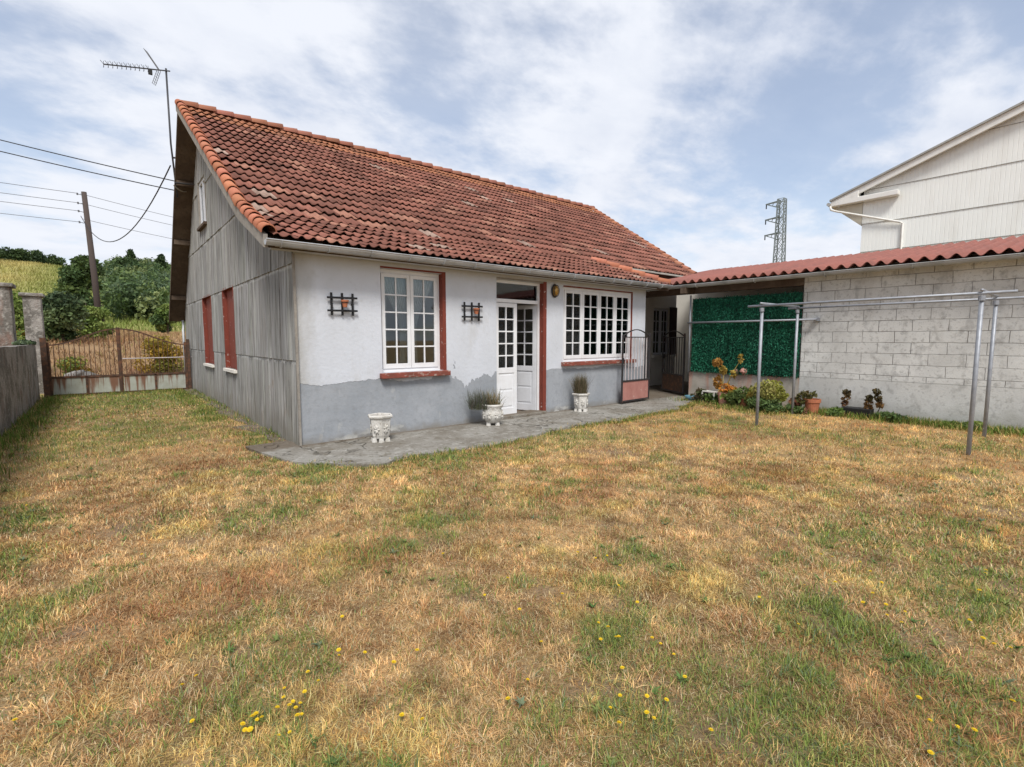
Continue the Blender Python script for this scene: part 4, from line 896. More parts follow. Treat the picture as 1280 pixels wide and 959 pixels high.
# left boundary wall and pillars
def prism_wall(x0, x1, y0, y1, top, name, label, m):
    ys = np.linspace(y0, y1, 40); vs = []; fs = []
    for y in ys:
        t = top+float(vn(y, 0, 1.2, 3, 8)-.5)*.04
        vs += [(x0, y, -.2), (x1, y, -.2), (x1, y, t), (x0, y, t)]
    for i in range(len(ys)-1):
        a = 4*i
        for k in range(4): fs.append((a+k, a+(k+1) % 4, a+4+(k+1) % 4, a+4+k))
    fs += [(0, 1, 2, 3), (4*len(ys)-1, 4*len(ys)-2, 4*len(ys)-3, 4*len(ys)-4)]
    mb = MB(); mb.add(vs, fs); o = mb.build(name, m); tag(o, label, 'wall'); return o
prism_wall(-3.48, -3.28, -3.0, 9.9, 1.36, 'boundary_wall', 'low dark lichened cement boundary wall left of the driveway gate', M['oldwall'])
def pillar(x, y, w_, h, label, cap=.06):
    t = thing('gate_pillar', (x, y, 0), label, 'pillar', 'stone gate pillars behind the boundary wall')
    m = MB(); m.box((x-w_/2, y-w_/2, -.2), (x+w_/2, y+w_/2, h)); m.build('shaft', M['oldwall'], t, bevel=.02)
    m = MB(); m.box((x-w_/2-cap, y-w_/2-cap, h+.001), (x+w_/2+cap, y+w_/2+cap, h+.09)); m.build('cap', M['oldwall'], t, bevel=.02)
pillar(-3.72, 8.8, .42, 2.63, 'taller reddish-grey pillar at the left edge behind the boundary wall')
pillar(-3.39, 11.6, .36, 2.62, 'grey pillar with flat cap between left edge pillar and dark bush')

# ------------------------------------------------------------------ annex / outbuilding
annex = thing('outbuilding', (9.2, -3, 0), 'low painted concrete block outbuilding with red corrugated roof and green screen', 'outbuilding')
AX = 9.2
mb = MB(); wall_panel(mb, 'x', AX, .2, -11, -2.95, -.15, lambda u: 2.82, []); mb.build('block_wall', M['block'], annex)
mb = MB(); wall_panel(mb, 'x', AX+.004, .18, -2.95, -.42, -.15, lambda u: .68+.012*math.sin(u*3), [], (-1, -1.5, -2.0, -2.4)); mb.build('low_wall', M['lowwall'], annex)
mb = MB(); mb.box((13.4, -11, -.1), (13.6, 4.0, 3.5)); mb.box((9.4, -11, -.1), (13.4, -10.8, 3.3)); mb.box((9.4, -3.15, -.1), (13.4, -2.97, 2.78)); mb.build('rear_walls', M['plaster'], annex)
mb = MB(); mb.box((9.22, -2.97, 2.60), (9.36, 1.1, 2.80)); mb.box((8.75, -.5, 2.58), (9.2, -.38, 2.72))
for y in np.arange(-2.6, 1.0, .8): mb.bar((9.0, y, 2.80), (13.4, y, 2.80+.18*4.4), .08, .12)
mb.build('eave_beam', M['deck'], annex)
def corrugated():
    per = .205; amp = .040; N = int((11.2+1.42)/per*10); ys = np.linspace(-11.2, 1.42, N+1); xs = np.array([8.86, 9.6, 10.5, 11.5, 12.5, 13.7]); zz = 2.865+.182*(xs-8.86)
    h = amp*np.cos(2*math.pi*ys/per); sag = (vn(ys, ys*0, .8, 3, 6)-.5)*.03
    V = []; nX, nY = len(xs), len(ys)
    for t in (0, -.009):
        for i in range(nX): V.append(np.stack([np.full(nY, xs[i]), ys, zz[i]+h+sag+t], 1))
    V = np.concatenate(V); I = np.arange(2*nX*nY).reshape(2, nX, nY)
    q = lambda a, b, c, d: np.stack([a.ravel(), b.ravel(), c.ravel(), d.ravel()], 1)
    F = np.concatenate([q(I[0, :-1, :-1], I[0, 1:, :-1], I[0, 1:, 1:], I[0, :-1, 1:]), q(I[1, :-1, :-1], I[1, :-1, 1:], I[1, 1:, 1:], I[1, 1:, :-1]), q(I[0, 0, :-1], I[0, 0, 1:], I[1, 0, 1:], I[1, 0, :-1])])
    fast('corrugated_roof', V, [F], None, M['redsheet'], annex, smooth=True)
corrugated()
gutter((8.86, 1.0, 2.775), (8.86, -11.1, 2.80), .068, M['gutter_grey'], 'gutter', annex, out=(-1, 0, 0), brk=1.4)
mb = MB(); mb.box((8.93, -11.1, 2.60), (8.95, .6, 2.86)); 
mb = MB(); mb.box((8.95, -11, 2.79), (9.2, -2.95, 2.81)); mb.build('soffit', M['block'], annex)
# green artificial foliage screen
scr = thing('privacy_screen', (9.15, -1.7, .7), 'dark green artificial foliage screen above the low wall', 'screen')
n = 18000; y = rng.uniform(-2.93, -.5, n)+rng.normal(0, .012, n); z = rng.uniform(.70, 2.45, n)+rng.normal(0, .018, n); x = 9.15+rng.normal(0, .012, n)+.03*(vn(y, z*0, 9, 2, 3)-.5)
a = rng.normal(size=(n, 3))*np.array([.35, .5, 1.0]); a /= np.linalg.norm(a, axis=1)[:, None]; b = np.cross(a, np.array([1, 0, 0])+rng.normal(size=(n, 3))*.5); b /= np.linalg.norm(b, axis=1)[:, None]
P = np.stack([x, y, z], 1); L_ = rng.uniform(.02, .045, n)[:, None]; wd = rng.uniform(.006, .012, n)[:, None]
V = np.stack([P-a*L_, P+b*wd, P+a*L_, P-b*wd], 1).reshape(-1, 3); i = np.arange(n)*4
tone = (.35+.75*vn(y, z, 1.3, 3, 4)+.8*vn(y, z*.12, 14, 2, 6))[:, None]; cc = np.where(rng.random((n, 1)) < .7, np.array([.012, .085, .048]), np.array([.03, .15, .09]))*tone*(.5+rng.random((n, 1)))
fast('green_leaves', V, [np.stack([i, i+1, i+2, i+3], 1)], np.repeat(cc, 4, 0), M['screen'], scr)
mb = MB(); mb.box((9.165, -2.94, .70), (9.175, -.48, 2.46)); mb.build('backing', mat('dark green backing', (.008, .03, .022), .8), scr)
mb = MB(); mb.tube([(9.10, -.46, 2.55), (9.10, -.46, .68)], .02, 8); mb.build('post', M['galv'], scr, smooth=True)
mb = MB(); mb.tube([(9.07, -.42, 1.885), (9.07, -3.25, 1.885)], .022, 8); mb.build('rail', M['galv'], scr, smooth=True)
mb = MB(); mb.box((9.1, -3.28, 1.85), (9.2, -3.2, 1.92)); mb.build('rail_bracket', M['galv'], scr)

# ------------------------------------------------------------------ clothesline
cl = thing('clothesline', (7.4, -4.6, 0), 'grey galvanised steel clothesline frame on four posts in the lawn', 'clothesline')
zt = {0: 2.02, 1: 2.05}
for (x, y, z) in ((6.5, -3.28, 2.0), (6.42, -5.97, 2.02), (8.45, -3.12, 2.05), (8.22, -5.92, 2.05)):
    m = MB(); m.tube([(x, y, -.2), (x+.01, y, z)], .025, 12); p = m.build('post', M['galv'], cl, smooth=True)
    m = MB(); m.tube([(x, y, z-.05), (x, y, z+.012)], .036, 12); m.build('collar', M['galv'], p)
for (a, b) in (((6.50, -3.05, 2.045), (6.42, -6.28, 2.065)), ((8.45, -2.95, 2.09), (8.20, -6.22, 2.09))):
    m = MB(); m.tube([a, b], .019, 10); m.build('rail', M['galv'], cl, smooth=True)
for (a, b) in (((6.44, -3.28, 2.085), (8.50, -3.12, 2.12)), ((6.38, -5.97, 2.10), (8.30, -5.92, 2.125))):
    m = MB(); m.tube([a, b], .017, 10); m.build('cross_rail', M['galv'], cl, smooth=True)

# ------------------------------------------------------------------ neighbour building
nb_ = thing('neighbouring_building', (18, -6, 0), 'tall pale cream building with ribbed metal gable siding behind the outbuilding', 'building')
slope = (7.96-6.3)/(5.13-.6)
rake = lambda y: 6.24+slope*(-.6-y) if y > -11 else 6.24+slope*(10.4)-slope*(-11-y)
def siding():
    ys = []; y = -1.5; V = []; F = []
    prof = []
    while y > -21: prof += [(y, 0), (y-.085, 0), (y-.09, .006), (y-.098, .006)]; y -= .103
    for (s0, s1) in ((0, 4.42), (4.43, 5.35), (5.36, 6.45), (6.46, 7.5), (7.51, 12)):
        for (a, da), (b, db) in zip(prof[:-1], prof[1:]):
            ta, tb = min(s1, rake(a)-.04), min(s1, rake(b)-.04)
            if ta <= s0+.01: continue
            k = len(V); e = .015 if s0 > 0 else 0; V += [(18+da-e, a, s0), (18+db-e, b, s0), (18+db, b, max(tb, s0)), (18+da, a, ta)]; F.append((k, k+1, k+2, k+3))
    mb = MB(); mb.add(V, F); mb.build('gable_siding', M['siding'], nb_)
    mb = MB()
    for z in (4.425, 5.355, 6.455, 7.505):
        ya = -1.5 if z < 6.2 else -.6-(z+.04-6.24)/slope
        mb.box((17.98, -21, z-.008), (18.0, ya, z+.004))
    mb.build('joint_strip', M['nroof'], nb_)
siding()
mb = MB(); mb.box((18.03, -21, 0), (36, -1.5, 6.0)); mb.poly([(18.03, -1.5, 6.0), (18.03, -11, 9.2), (18.03, -21, 6)], (18, 0, 0)); mb.build('wall', M['siding'], nb_)
mb = MB()
for (ya, yb) in ((-.62, -11), (-21.4, -11)):
    za, zb = rake(ya), rake(yb); mb.poly([(17.74, ya, za), (17.74, yb, zb), (17.74, yb, zb-.20), (17.74, ya, za-.20)], (.10, 0, 0))
mb.build('rake_fascia', M['fascia'], nb_)
mb = MB()
for (ya, yb) in ((-.58, -11), (-21.4, -11)):
    za, zb = rake(ya)+.002, rake(yb)+.002; mb.poly([(17.68, ya, za+.06), (17.68, yb, zb+.06), (17.68, yb, zb), (17.68, ya, za)], (19, 0, 0))
mb.build('roof', M['nroof'], nb_)
# boxed eave end and the eave soffit
mb = MB(); mb.poly([(17.72, -.60, 6.06), (17.72, -2.5, 6.08), (17.72, -2.5, 6.24), (17.72, -1.42, 6.24), (17.72, -1.42, 6.46), (17.72, -.60, 6.20)], (.25, 0, 0)); mb.build('eave_box', M['fascia'], nb_, bevel=.02)
mb = MB(); mb.box((17.97, -1.5, 6.03), (36, -.6, 6.06)); mb.poly([(17.98, -.65, 6.03), (17.98, -1.49, 6.03), (17.98, -1.49, 5.3)], (18, 0, 0)); mb.build('eave_soffit', mat('cream soffit', (.55, .52, .43), .8), nb_)
mb = MB(); mb.tube([(17.66, -.56, 6.14), (36, -.56, 6.14)], .06, 10); mb.build('gutter', M['gutter_grey'], nb_)
mb = MB(); mb.tube([(17.72, -.60, 6.08), (17.72, -.63, 5.95), (17.8, -.75, 5.90), (17.93, -2.55, 5.24), (17.95, -2.62, 5.19), (17.95, -2.62, 0)], .034, 8); mb.build('downpipe', M['fascia'], nb_, smooth=True)

# ------------------------------------------------------------------ pylon
def pylon():
    px, py, zt, zb, s = 90, 30.1, 25.6, 0, .95
    t = thing('electricity_pylon', (px, py, 0), 'grey lattice electricity pylon far behind the outbuilding roof', 'pylon')
    m = MB(); N = 15; zs = np.linspace(zb, zt, N+1); hw = lambda z: .52+.45*(1-z/zt)
    cr = lambda z: [(px+sx*hw(z), py+sy*hw(z), z) for sx, sy in ((-1, -1), (1, -1), (1, 1), (-1, 1))]
    for a, b in zip(zs[:-1], zs[1:]):
        A, B = cr(a), cr(b)
        for k in range(4): m.bar(A[k], B[k], .15); m.bar(A[k], B[(k+1) % 4], .07); m.bar(A[(k+1) % 4], B[k], .07); m.bar(B[k], B[(k+1) % 4], .08)
    m.build('lattice_mast', M['steel'], t)
    for z, L in ((25.3, 2.7), (22.6, 2.7), (19.9, 2.7)):
        m = MB(); e = (px, py+L, z-.1)
        for sx in (-.5, .5): m.bar((px+sx, py, z), e, .14); m.bar((px+sx, py+.4, z-1.1), e, .12)
        for k in range(1, 4): f = k/4; m.bar((px, py+L*f, z), (px, py+.4+(L-.4)*f, z-1.1*(1-f)), .08)
        arm = m.build('crossarm', M['steel'], t); i_ = MB(); i_.tube([(px, py+L-.1, z-.1), (px, py+L-.1, z-.9)], .10, 6); i_.build('insulator', M['black'], arm)
pylon()

# ------------------------------------------------------------------ pole, cables, antenna
pz = float(terrain(-2.25, 27))
up_ = thing('utility_pole', (-2.2, 27, pz), 'leaning dark wooden utility pole on the bank behind the driveway gate', 'utility pole')
def at27(x, z): return (x, 27, z)
mb = MB(); mb.tube([(-2.02, 27, pz-.5), (-2.10, 27, pz+3), (-2.26, 27, 8.98)], [.155, .14, .115], 10); mb.build('shaft', M['pole'], up_, smooth=True)
mb = MB()
for z in (8.8, 8.35, 7.95, 7.4): mb.tube([(-2.24, 27, z), (-2.52, 26.9, z+.02)], .015, 6); mb.tube([(-2.52, 26.9, z-.03), (-2.52, 26.9, z+.07)], .035, 8)
mb.build('insulator', M['alu'], up_)
def cable(name, a, b, sag, r, m, label, group=None, n=24):
    a, b = Vector(a), Vector(b); pts = []
    for i in range(n+1): t = i/n; p = a.lerp(b, t); p.z -= sag*4*t*(1-t); pts.append(p)
    mb = MB(); mb.tube(pts, r, 6); o = mb.build(name, m); tag(o, label, 'cable', group); return o
cable('overhead_cable', (-2.45, 27, 7.75), (-.47, 8.0, 5.73), 1.55, .016, M['cable'], 'dark sagging cable from the utility pole to the gable')
cable('overhead_cable', (-14, 20, 10.4), (-.3, 8.3, 5.45), .25, .013, M['cable'], 'upper of the two taut dark cables reaching the gable')
cable('overhead_cable', (-14, 20, 10.05), (-.3, 8.3, 5.22), .28, .013, M['cable'], 'lower of the two taut dark cables reaching the gable')
for z, d in ((8.85, 'uppermost'), (8.38, 'second'), (7.98, 'third'), (7.43, 'lowest')):
    cable('power_line', (-2.52, 26.9, z), (-26, 25, z+.4), .25, .012, M['cable_grey'], '%s thin line running left from the utility pole' % d, 'thin lines left of the pole')
for k, (z, d) in enumerate(((8.85, 'uppermost'), (8.38, 'middle'), (7.6, 'lowest'))):
    cable('power_line', (-2.4, 26.9, z), (14, 31, z-.6), .3, .011, M['cable_grey'], '%s thin line running right from the pole behind the gable' % d, 'thin lines right of the pole')
cable('drop_cable', (-.44, 7.9, 5.25), (.0, 8.3, 5.35), .12, .014, M['cable_tan'], 'short pale cable looping from the rake to the gable wall')
ant = thing('tv_antenna', (-.47, 7.9, 4.9), 'tv antenna on a tall thin mast at the gable peak', 'antenna')
mb = MB(); mb.tube([(-.36, 8.05, 5.0), (-.44, 7.95, 6.24), (-.45, 7.9, 7.96)], .02, 8); mb.build('mast', M['darkalu'], ant, smooth=True)
B0, B1 = Vector((-.45, 7.88, 7.90)), Vector((-1.62, 7.92, 7.67)); bd = (B1-B0).normalized(); sdv = Vector((.25, .93, .28)).normalized()
mb = MB(); mb.bar(B0-bd*.08, B1, .022); mb.build('boom', M['darkalu'], ant)
mb = MB(); 
for i in range(11):
    p = B0.lerp(B1, .30+.70*i/10); L = .11; mb.tube([p-sdv*L+Vector((-.03, 0, .06)), p, p+sdv*L+Vector((-.03, 0, -.06))], .005, 5); mb.tube([p-Vector((0,0,.06)), p+Vector((0, 0, .07))], .005, 5)
mb.build('directors', M['darkalu'], ant)
mb = MB(); p0 = B0.lerp(B1, .12)
for sg in (1, -1):
    tip = p0+Vector((-.24 if sg > 0 else -.12, 0, .36*sg)) ; 
    for s_ in (-.18, 0, .18): mb.tube([p0+sdv*s_, tip+sdv*s_], .006, 5)
    for k in range(6): q_ = p0.lerp(tip, (k+1)/6); mb.tube([q_-sdv*.22, q_+sdv*.22], .004, 5)
mb.build('reflector', M['alu'], ant)
mb = MB(); p = B0.lerp(B1, .27); mb.box(tuple(p+Vector((-.04, -.03, -.12))), tuple(p+Vector((.04, .03, -.01)))); mb.build('junction_box', M['black'], ant)

# ------------------------------------------------------------------ garden by the outbuilding
def potted(x, y, r, h, name, label, m, prof=None, z=0):
    t = thing(name, (x, y, z), label, 'flower pot')
    mb = MB(); mb.lathe((x, y, z), [(0, 0), (r*.68, 0), (r*.9, h*.78), (r, h*.78), (r*1.02, h), (r*.88, h), (r*.84, h*.8), (0, h*.8)], 20); mb.build('pot', m, t); return t
def shrub(x, y, wd, h, n, ls, cols, label, nb=9, z=0, name='garden_shrub', cat='shrub', stems=5, seed=1, el=2.2, parent_plant=None):
    r = np.random.default_rng(seed+int(abs(x*77+y*31))); z = max(z, float(terrain(x, y)))-.02 if z == 0 else z
    t = thing(name, (x, y, z), label, cat); cs = []; rd = []
    for i in range(nb):
        a = r.uniform(0, 6.28); q = wd/2*r.uniform(0, .65); hh = h*r.uniform(.25, .8); cs.append((x+q*math.cos(a), y+q*math.sin(a), z+hh)); s = wd*r.uniform(.13, .25); rd.append((s, s, min(s, h*.25)))
    mb = MB()
    for i in range(stems): c = cs[i % nb]; mb.tube([(x+r.uniform(-.05, .05)*wd, y+r.uniform(-.05, .05)*wd, z-.05), ((x+c[0])/2, (y+c[1])/2, z+(c[2]-z)*.55), c], [.012*h+.004, .008*h+.003, .003], 5)
    mb.build('stems', M['bark'], t); V, F, C = leaves(cs, rd, n, ls, cols, shell=.3, elong=el, r=r); V[:, 2] = np.maximum(V[:, 2], z+.005); fast('leaves', V, F, C, M['leaf'], t); return t
t = potted(8.62, -1.62, .13, .30, 'terracotta_pot', 'pink terracotta pot with orange blooms beside the low wall', M['pink']); 
mb = MB()
V, F, C = leaves([(8.60, -1.66, .40), (8.62, -1.78, .36), (8.6, -1.9, .33)], [(.13, .14, .10)]*3, 420, .035, [(.55, .20, .03), (.42, .28, .04), (.14, .2, .04)], r=rng); fast('flowers', V, F, C, M['leaf'], t)
t = potted(8.52, -2.12, .10, .24, 'terracotta_pot', 'slim ochre terracotta pot half hidden by the yellow-green shrub', M['terra'])
V, F, C = leaves([(8.50, -2.12, .32), (8.42, -2.0, .18)], [(.16, .16, .13), (.12, .12, .12)], 300, .05, MG, r=rng); fast('plant', V, F, C, M['leaf'], t)
t = potted(8.80, -3.35, .15, .30, 'terracotta_pot', 'large rust-coloured pot beside the block wall corner', M['terra'])
V, F, C = leaves([(8.8, -3.3, .38), (8.72, -3.2, .30)], [(.10, .12, .06), (.12, .12, .14)], 150, .05, [(.16, .05, .03), (.10, .10, .03)], r=rng); fast('plant', V, F, C, M['leaf'], t)
tr = thing('planter_trough', (9.0, -4.08, 0), 'black rectangular trough with brown leafy stalks against the block wall', 'planter')
mb = MB(); mb.poly([(8.9, -4.30, 0), (9.1, -4.30, 0), (9.13, -4.30, .18), (8.87, -4.30, .18)], (0, .46, 0)); mb.build('box', M['black'], tr, bevel=.01)
for (py, hh, dy) in ((-3.88, .44, .12), (-4.25, .36, .0), (-4.38, .50, -.18)):
    mb = MB(); mb.tube([(8.98, py, .1), (8.96, py+dy*.4, hh*.6), (8.95, py+dy*-.2, hh+.05)], .009, 5); s = mb.build('stalk', M['bark'], tr)
    V, F, C = leaves([(8.97, py+dy*.2, hh*.55), (8.96, py, hh*.8), (8.95, py-dy*.1, hh+.02)], [(.05, .06, .06)]*3, 110, .045, [(.13, .06, .03), (.07, .06, .025), (.20, .11, .04)], r=rng); fast('stalk_leaves', V, F, C, M['leaf'], s)
shrub(8.62, -2.62, 1.15, .66, 3600, .035, [(.20, .24, .04), (.27, .27, .05), (.13, .19, .035), (.33, .30, .10)], 'bushy yellow-green shrub in front of the low wall', 14)
shrub(8.38, -2.60, 1.0, .30, 2000, .035, MG, 'low dark green plant at the foot of the yellow-green shrub', 10)
shrub(8.55, -1.90, .75, .40, 1200, .05, LG+MG, 'leafy green plant between the terracotta pots', 8)
shrub(8.75, -1.05, .62, .34, 700, .035, [(.10, .08, .04), (.16, .10, .06), (.07, .09, .03)], 'brownish heather-like plant at the end of the low wall', 8)
shrub(8.80, -3.05, .42, .36, 450, .045, [(.16, .05, .03), (.10, .12, .03), (.25, .14, .06)], 'reddish leafy plant left of the large rust-coloured pot', 6)
shrub(8.85, -3.75, .6, .18, 600, .035, MG+LG, 'low creeping green plant left of the black trough', 7)
shrub(8.85, -4.65, .6, .2, 600, .035, MG, 'low creeping green plant right of the black trough', 7)
shrub(8.72, -1.35, .55, .30, 800, .04, MG+LG, 'leafy green plant beside the small white-legged stand', 8)
shrub(8.55, -2.32, .5, .50, 900, .035, [(.38, .28, .06), (.20, .22, .05), (.30, .15, .04)], 'yellowing plant with orange tips left of the bushy shrub', 8)
shrub(8.62, -3.12, .5, .22, 700, .035, MG+[(.2, .09, .05)], 'low green and red plant between the shrub and the large pot', 8)
shrub(8.95, -5.6, .7, .16, 600, .035, MG+LG, 'low green weed clump at the foot of the block wall behind the clothesline post', 8)
# tall drying flower stalk leaning over the low wall
ts = thing('tall_plant', (8.75, -1.45, 0), 'tall yellowing plant leaning above the low wall', 'plant'); mb = MB()
for (dx, dy, hh) in ((.03, .15, .98), (.0, -.02, .80), (-.02, -.25, .75), (.03, -.4, 1.08), (0, .25, .6)): mb.tube([(8.78, -1.5, 0), (8.78+dx, -1.5+dy*.4, hh*.6), (8.8+dx, -1.5+dy, hh)], [.012, .009, .005], 5)
mb.build('stems', mat('yellow stem', (.42, .32, .10), .8), ts)
V, F, C = leaves([(8.8, -1.36, .95), (8.8, -1.5, .78), (8.76, -1.75, .70), (8.82, -1.88, 1.05), (8.78, -1.4, .5)], [(.09, .11, .09), (.07, .08, .10), (.05, .06, .08), (.04, .05, .10), (.08, .1, .14)], 420, .05, [(.38, .27, .06), (.22, .22, .05), (.42, .22, .06)], r=rng); fast('leaves', V, F, C, M['leaf'], ts)
# blue bowl, white-legged stand, pink stones on the wall
bw = MB(); bw.lathe((8.72, -.78, .01), [(0, .0), (.07, 0), (.13, .06), (.16, .13), (.15, .13), (.12, .07), (.06, .02), (0, .02)], 20); o = bw.build('glazed_bowl', M['bluebowl'], smooth=True); tag(o, 'blue-grey glazed bowl on the grass near the low wall end', 'bowl')
st = thing('plant_stand', (8.8, -1.25, 0), 'small white-legged plant stand by the low wall', 'stand')
mb = MB(); mb.box((8.62, -1.40, .27), (8.86, -1.08, .295)); mb.build('top', M['whitepaint'], st)
for (x, y) in ((8.64, -1.38), (8.84, -1.38), (8.64, -1.10), (8.84, -1.10)): mb = MB(); mb.bar((x, y, 0), (x, y, .27), .028); mb.build('leg', M['whitepaint'], st)
for (y, s, lab) in ((-1.62, .065, 'smaller pink stone on top of the low wall, left of the other'), (-1.80, .085, 'larger pink stone on top of the low wall')):
    mb = MB(); ellipsoid(mb, (9.19, y, .69+s*.85), (s, s*1.15, s)); mb.v = [(x+random.uniform(-.012, .012), yy_+random.uniform(-.012, .012), z+random.uniform(-.01, .01)) for x, yy_, z in mb.v]
    o = mb.build('pink_stone', M['pink']); tag(o, lab, 'stone', 'pink stones on the low wall')
# weed by the porch wall
shrub(8.15, .35, .22, .42, 60, .05, LG, 'small green weed at the porch wall', 3, .03, 'weed', 'weed', 3)

# ------------------------------------------------------------------ dandelions
FLOWERS=[(-1.89,-2.66),(-1.74,-2.81),(-1.78,-4.43),(-1.85,-4.47),(-1.50,-4.76),(-1.44,-4.84),(-1.51,-4.81),(-1.50,-4.86),(-1.50,-4.91),(-1.49,-4.95),(-1.70,-4.88),(-1.69,-4.90),(-1.67,-4.92),(-1.65,-4.87),(-1.62,-4.88),(-1.60,-5.01),(-1.55,-5.02),(-1.52,-4.89),(-1.64,-4.85),(-1.51,-4.97),(-1.22,-4.66),(-1.24,-4.69),(-1.14,-4.75),(-1.10,-4.38),(-1.17,-5.22),(-1.12,-5.31),(-0.94,-4.92),(-1.07,-4.92),(-1.37,-4.81),(-1.39,-4.73),(-2.76,-0.86),(-2.77,-0.90),(-2.64,-0.71),(-2.61,-1.07),(-2.55,-0.64),(-2.39,-4.27),(-0.36,-4.71),(-1.57,-4.87),(-1.48,-4.89),(-1.64,-4.87),(-1.19,-5.24),(-0.80,-5.46),(-0.14,-4.64),(-1.83,-4.73),(-0.26,-4.09),(-0.42,-5.26),(-0.07,-5.32),(-0.07,-5.40),(-0.17,-5.43),(-0.09,-5.46),(-0.09,-5.48),(0.04,-5.59),(0.04,-5.64),(0.02,-5.73),(-0.26,-5.64),(-0.09,-5.85),(-0.31,-5.80),(-0.28,-5.87),(-0.49,-5.74),(-0.40,-5.73),(-0.40,-5.87),(-0.40,-5.89),(-0.54,-5.83),(-0.29,-6.08),(-0.66,-5.41),(0.48,-4.66),(-0.02,-5.00),(0.36,-5.12),(0.55,-5.00),(0.27,-5.33),(0.86,-5.77),(1.22,-5.88),(1.78,-5.80),(1.81,-5.86),(1.40,-6.00),(1.90,-5.99),(1.63,-6.17),(1.78,-6.09),(2.65,-5.89),(3.43,-6.35),(2.90,-6.07),(2.31,-6.57),(1.97,-6.59),(1.35,-6.35),(1.17,-6.38),(1.33,-6.27),(1.22,-6.30),(1.50,-6.60),(1.32,-6.73),(1.35,-6.77),(0.43,-6.62),(0.48,-6.69),(0.49,-6.74),(0.54,-6.56),(1.33,-6.67),(1.26,-6.19),(1.44,-6.19),(0.74,-6.02),(2.36,-6.57),(-0.32,-4.97),(0.54,-4.79),(0.62,-4.82),(3.07,-5.62),(5.21,-6.50),(0.23,-6.66),(0.82,-6.82)]
def flower():
    t = thing('yellow_flower', (0, 0, 0), 'small yellow dandelion-like flower standing in the dry lawn', 'flower', 'yellow flowers in the lawn')
    m = MB(); m.tube([(0, 0, 0), (.004, .002, .03), (.002, 0, .058)], .0013, 5); m.build('stem', M['stem'], t)
    m = MB()
    for ring, (n, L, up) in enumerate(((13, .0125, .10), (11, .009, .45), (8, .005, .9))):
        for k in range(n):
            a = 6.283*k/n+ring*.3; d = Vector((math.cos(a), math.sin(a), 0)); s = Vector((-math.sin(a), math.cos(a), 0))*.0022; c = Vector((.002, 0, .058+.0006*ring))
            e = c+d*L*math.cos(up)+Vector((0, 0, L*math.sin(up))); m.add([c-s*.5, e-s, e+d*.0015, e+s, c+s*.5], [(0, 1, 2, 3, 4)])
    m.build('petals', M['petal'], t); return t
fl = flower()
for i, (x, y) in enumerate(FLOWERS):
    o = fl if i == 0 else copy_tree(fl)
    # the blossom, not the stem's foot, sits on the sight line: step back by the blossom's height
    d = Vector((x+2.03, y+6.95)); d = d*(1-.06/1.5); o.location = (-2.03+d.x, -6.95+d.y, float(terrain(x, y))); o.rotation_euler = (random.uniform(-.25, .25), random.uniform(-.25, .25), random.uniform(0, 6.28)); o.scale = (random.uniform(.55, .85),)*3

# ------------------------------------------------------------------ background vegetation
def bush(x, y, wd, h, n, ls, cols, label, nb=16, name='bush'):
    return tree(x, y, h, wd, label, cols, nl=n, ls=ls, trunk=.08, nb=nb, cat='bush', name=name)
bush(-3.15, 19, 1.8, 2.2, 5200, .085, DG+[(.13, .18, .07), (.19, .24, .12)], 'large dark glossy bush behind the grey pillar', 18)
bush(-2.45, 21.5, 1.15, 1.9, 2600, .075, LG+[(.20, .20, .06)], 'pale yellow-green bush left of the utility pole', 12)
bush(-1.90, 24, 1.15, 2.0, 2600, .075, LG+MG, 'pale green bush right of the utility pole', 10)
bush(-3.95, 14.5, .9, 1.75, 1500, .06, YG+LG, 'yellowing bush between the two pillars', 10)
bush(-4.7, 24, 2.6, 2.1, 4000, .10, LG, 'light green bush behind the left edge pillar', 12)
bush(-.35, 14.4, 1.5, 1.55, 4200, .05, YG+[(.34, .25, .05), (.16, .17, .04)], 'yellow-orange gorse bush behind the right gate leaf', 12)
bush(-2.75, 14.6, 1.1, .8, 1500, .05, LG+YG, 'small green bush behind the left gate leaf', 8)
bush(1.25, 31, 1.5, 2.5, 3500, .09, MG+LG, 'dark green bush under the roof eave at the gable', 12)
tree(-2.72, 46, 5.6, 3.3, 'tall dark round tree standing above the field behind the pole', MG+DG[:2], nl=8000, ls=.16, trunk=.12, nb=26)
tree(1.6, 92, 4.5, 4.5, 'dark tree on the wooded slope, left of the pointed tree', DG+MG, nl=2500, ls=.3, trunk=.1, nb=14, seed=4)
tree(3.0, 108, 6.0, 2.8, 'pointed dark conifer rising above the wooded skyline', DG, nl=2000, ls=.28, trunk=.1, nb=18, conic=1, seed=5)
tree(7.6, 108, 5.5, 3.2, 'pointed conifer beside the roof edge on the skyline', DG, nl=1800, ls=.28, trunk=.1, nb=16, conic=1, seed=6)
for k, (x, y, h, wd, lab) in enumerate(((-17.0, 145, 4.2, 4.6, 'dark ridge tree at the left edge above the yellow field'), (-14.2, 146, 3.9, 4.4, 'dark ridge tree, second from the left edge'), (-11.6, 145, 4.2, 4.6, 'dark ridge tree in the middle of the hilltop row'), (-9.2, 146, 3.8, 4.2, 'dark ridge tree at the right end of the hilltop row'), (-18.0, 128, 7.0, 5, 'largest dark ridge tree cut by the left edge'))):
    tree(x, y, h, wd, lab, DG, nl=2600, ls=.26, trunk=.08, nb=16, group='dark trees on the hilltop', seed=k)
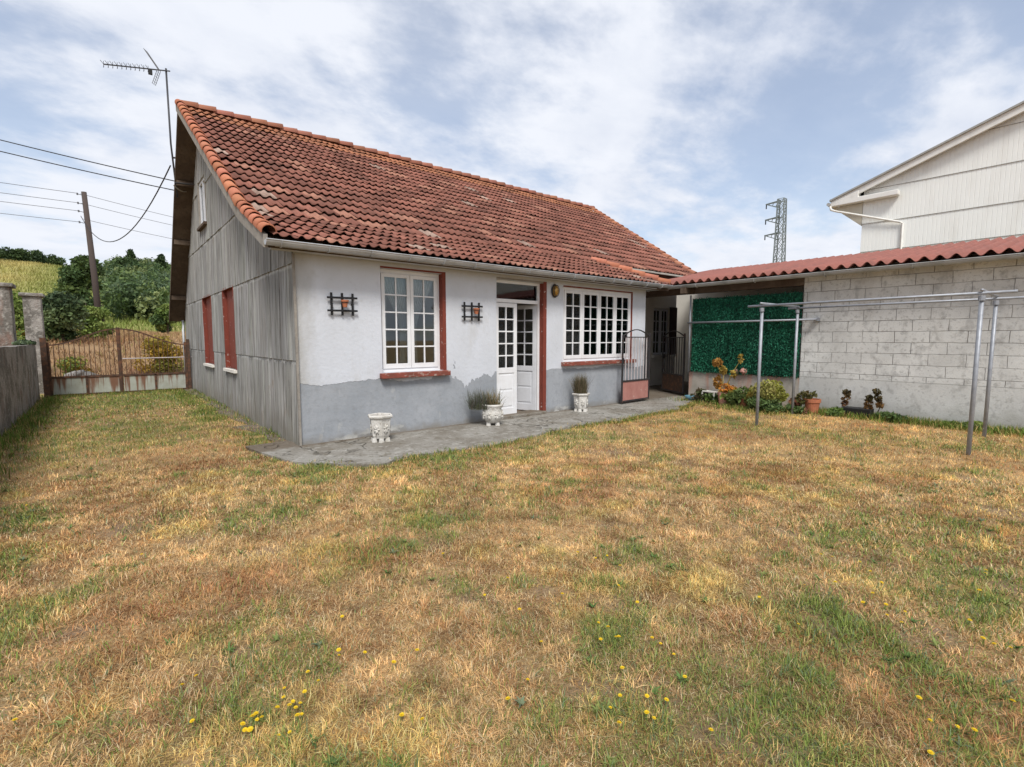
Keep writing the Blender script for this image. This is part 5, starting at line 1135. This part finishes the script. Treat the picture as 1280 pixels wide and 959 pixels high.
def wood():
    r = np.random.default_rng(5); cs = []; rd = []; cl_ = []
    for i in range(330):
        y = r.uniform(48, 125); x = -1.2+(y-48)*.022+r.uniform(0, 1)**1.4*22; h = r.uniform(2.2, 4.2); z = float(terrain(x, y)); k = 4
        for j in range(k): a = r.uniform(0, 6.28); cs.append((x+.8*math.cos(a), y+.8*math.sin(a), z+h*(.3+.6*j/k))); s = r.uniform(.7, 1.3)*(1-.35*j/k); rd.append((s, s, s))
    V, F, C = leaves(cs, rd, 110000, .22, MG+BG+[(.06, .1, .035), (.14, .20, .07), (.24, .28, .11)], shell=.3, r=r)
    o = fast('woodland', V, F, C, M['leaf']); tag(o, 'mixed green woodland covering the slope behind the house', 'woodland', kind='stuff')
wood()
def scrub():
    parts = []
    n = 60000; x = rng.uniform(-9, 5, n); y = rng.uniform(12.8, 38, n); k = vn(x, y, .9, 3, 19) > .38; x, y = x[k], y[k]; n = len(x); d = vn(x, y, .45, 3, 23)[:, None]
    c = np.array([.50, .36, .19])*(1-d)+np.array([.32, .17, .09])*d; m_ = rng.random((n, 1)); c = np.where(m_ > .93, np.array([.2, .2, .05]), c)*(.6+.8*rng.random((n, 1)))
    red = np.exp(-(((x+1.3)/1.1)**2+((y-14.5)/1.2)**2))[:, None]; c = c*(1-.75*red)+np.array([.15, .05, .035])*.75*red
    parts.append(blades(x, y, .28*(.3+.9*rng.random(n)), np.full(n, .02), rng.uniform(.1, 1.2, n), c, 2))
    n = 60000; x = rng.uniform(-45, 12, n); y = rng.uniform(38, 150, n); d = vn(x, y, .1, 3, 27)[:, None]; c = (np.array([.52, .41, .17])*(1-d)+np.array([.34, .33, .10])*d)*(.7+.6*rng.random((n, 1)))
    lushm = (sstep(-13, -5, x)*.8)[:, None]; c = c*(1-lushm)+np.array([.16, .22, .05])*lushm
    parts.append(blades(x, y, .6*(.4+.8*rng.random(n)), np.full(n, .12), rng.uniform(.1, .9, n), c, 1))
    V, F, C = merge(parts); o = fast('dry_scrub', V, F, C, M['grass']); tag(o, 'dry orange bracken on the bank and yellow grass up the hill', 'scrub', kind='stuff')
scrub()
mb = MB(); r_ = np.random.default_rng(3)
ellipsoid(mb, (-2.55, 13.2, .12), (.5, .3, .38), 12, 8); mb.v = [(x+r_.uniform(-.06, .06), y+r_.uniform(-.06, .06), z+r_.uniform(-.05, .05)) for x, y, z in mb.v]
o = mb.build('rubble', M['oldwall']); tag(o, 'pale rock lump on the bank behind the left gate leaf', 'rock')
V, F, C = leaves([(-3.40, 9.0, 1.40), (-3.36, 9.5, 1.39), (-3.42, 8.5, 1.39)], [(.12, .35, .05)]*3, 500, .05, LG+BG, r=rng); o = fast('wall_plant', V, F, C, M['leaf']); tag(o, 'green trailing plant along the top of the boundary wall', 'plant')
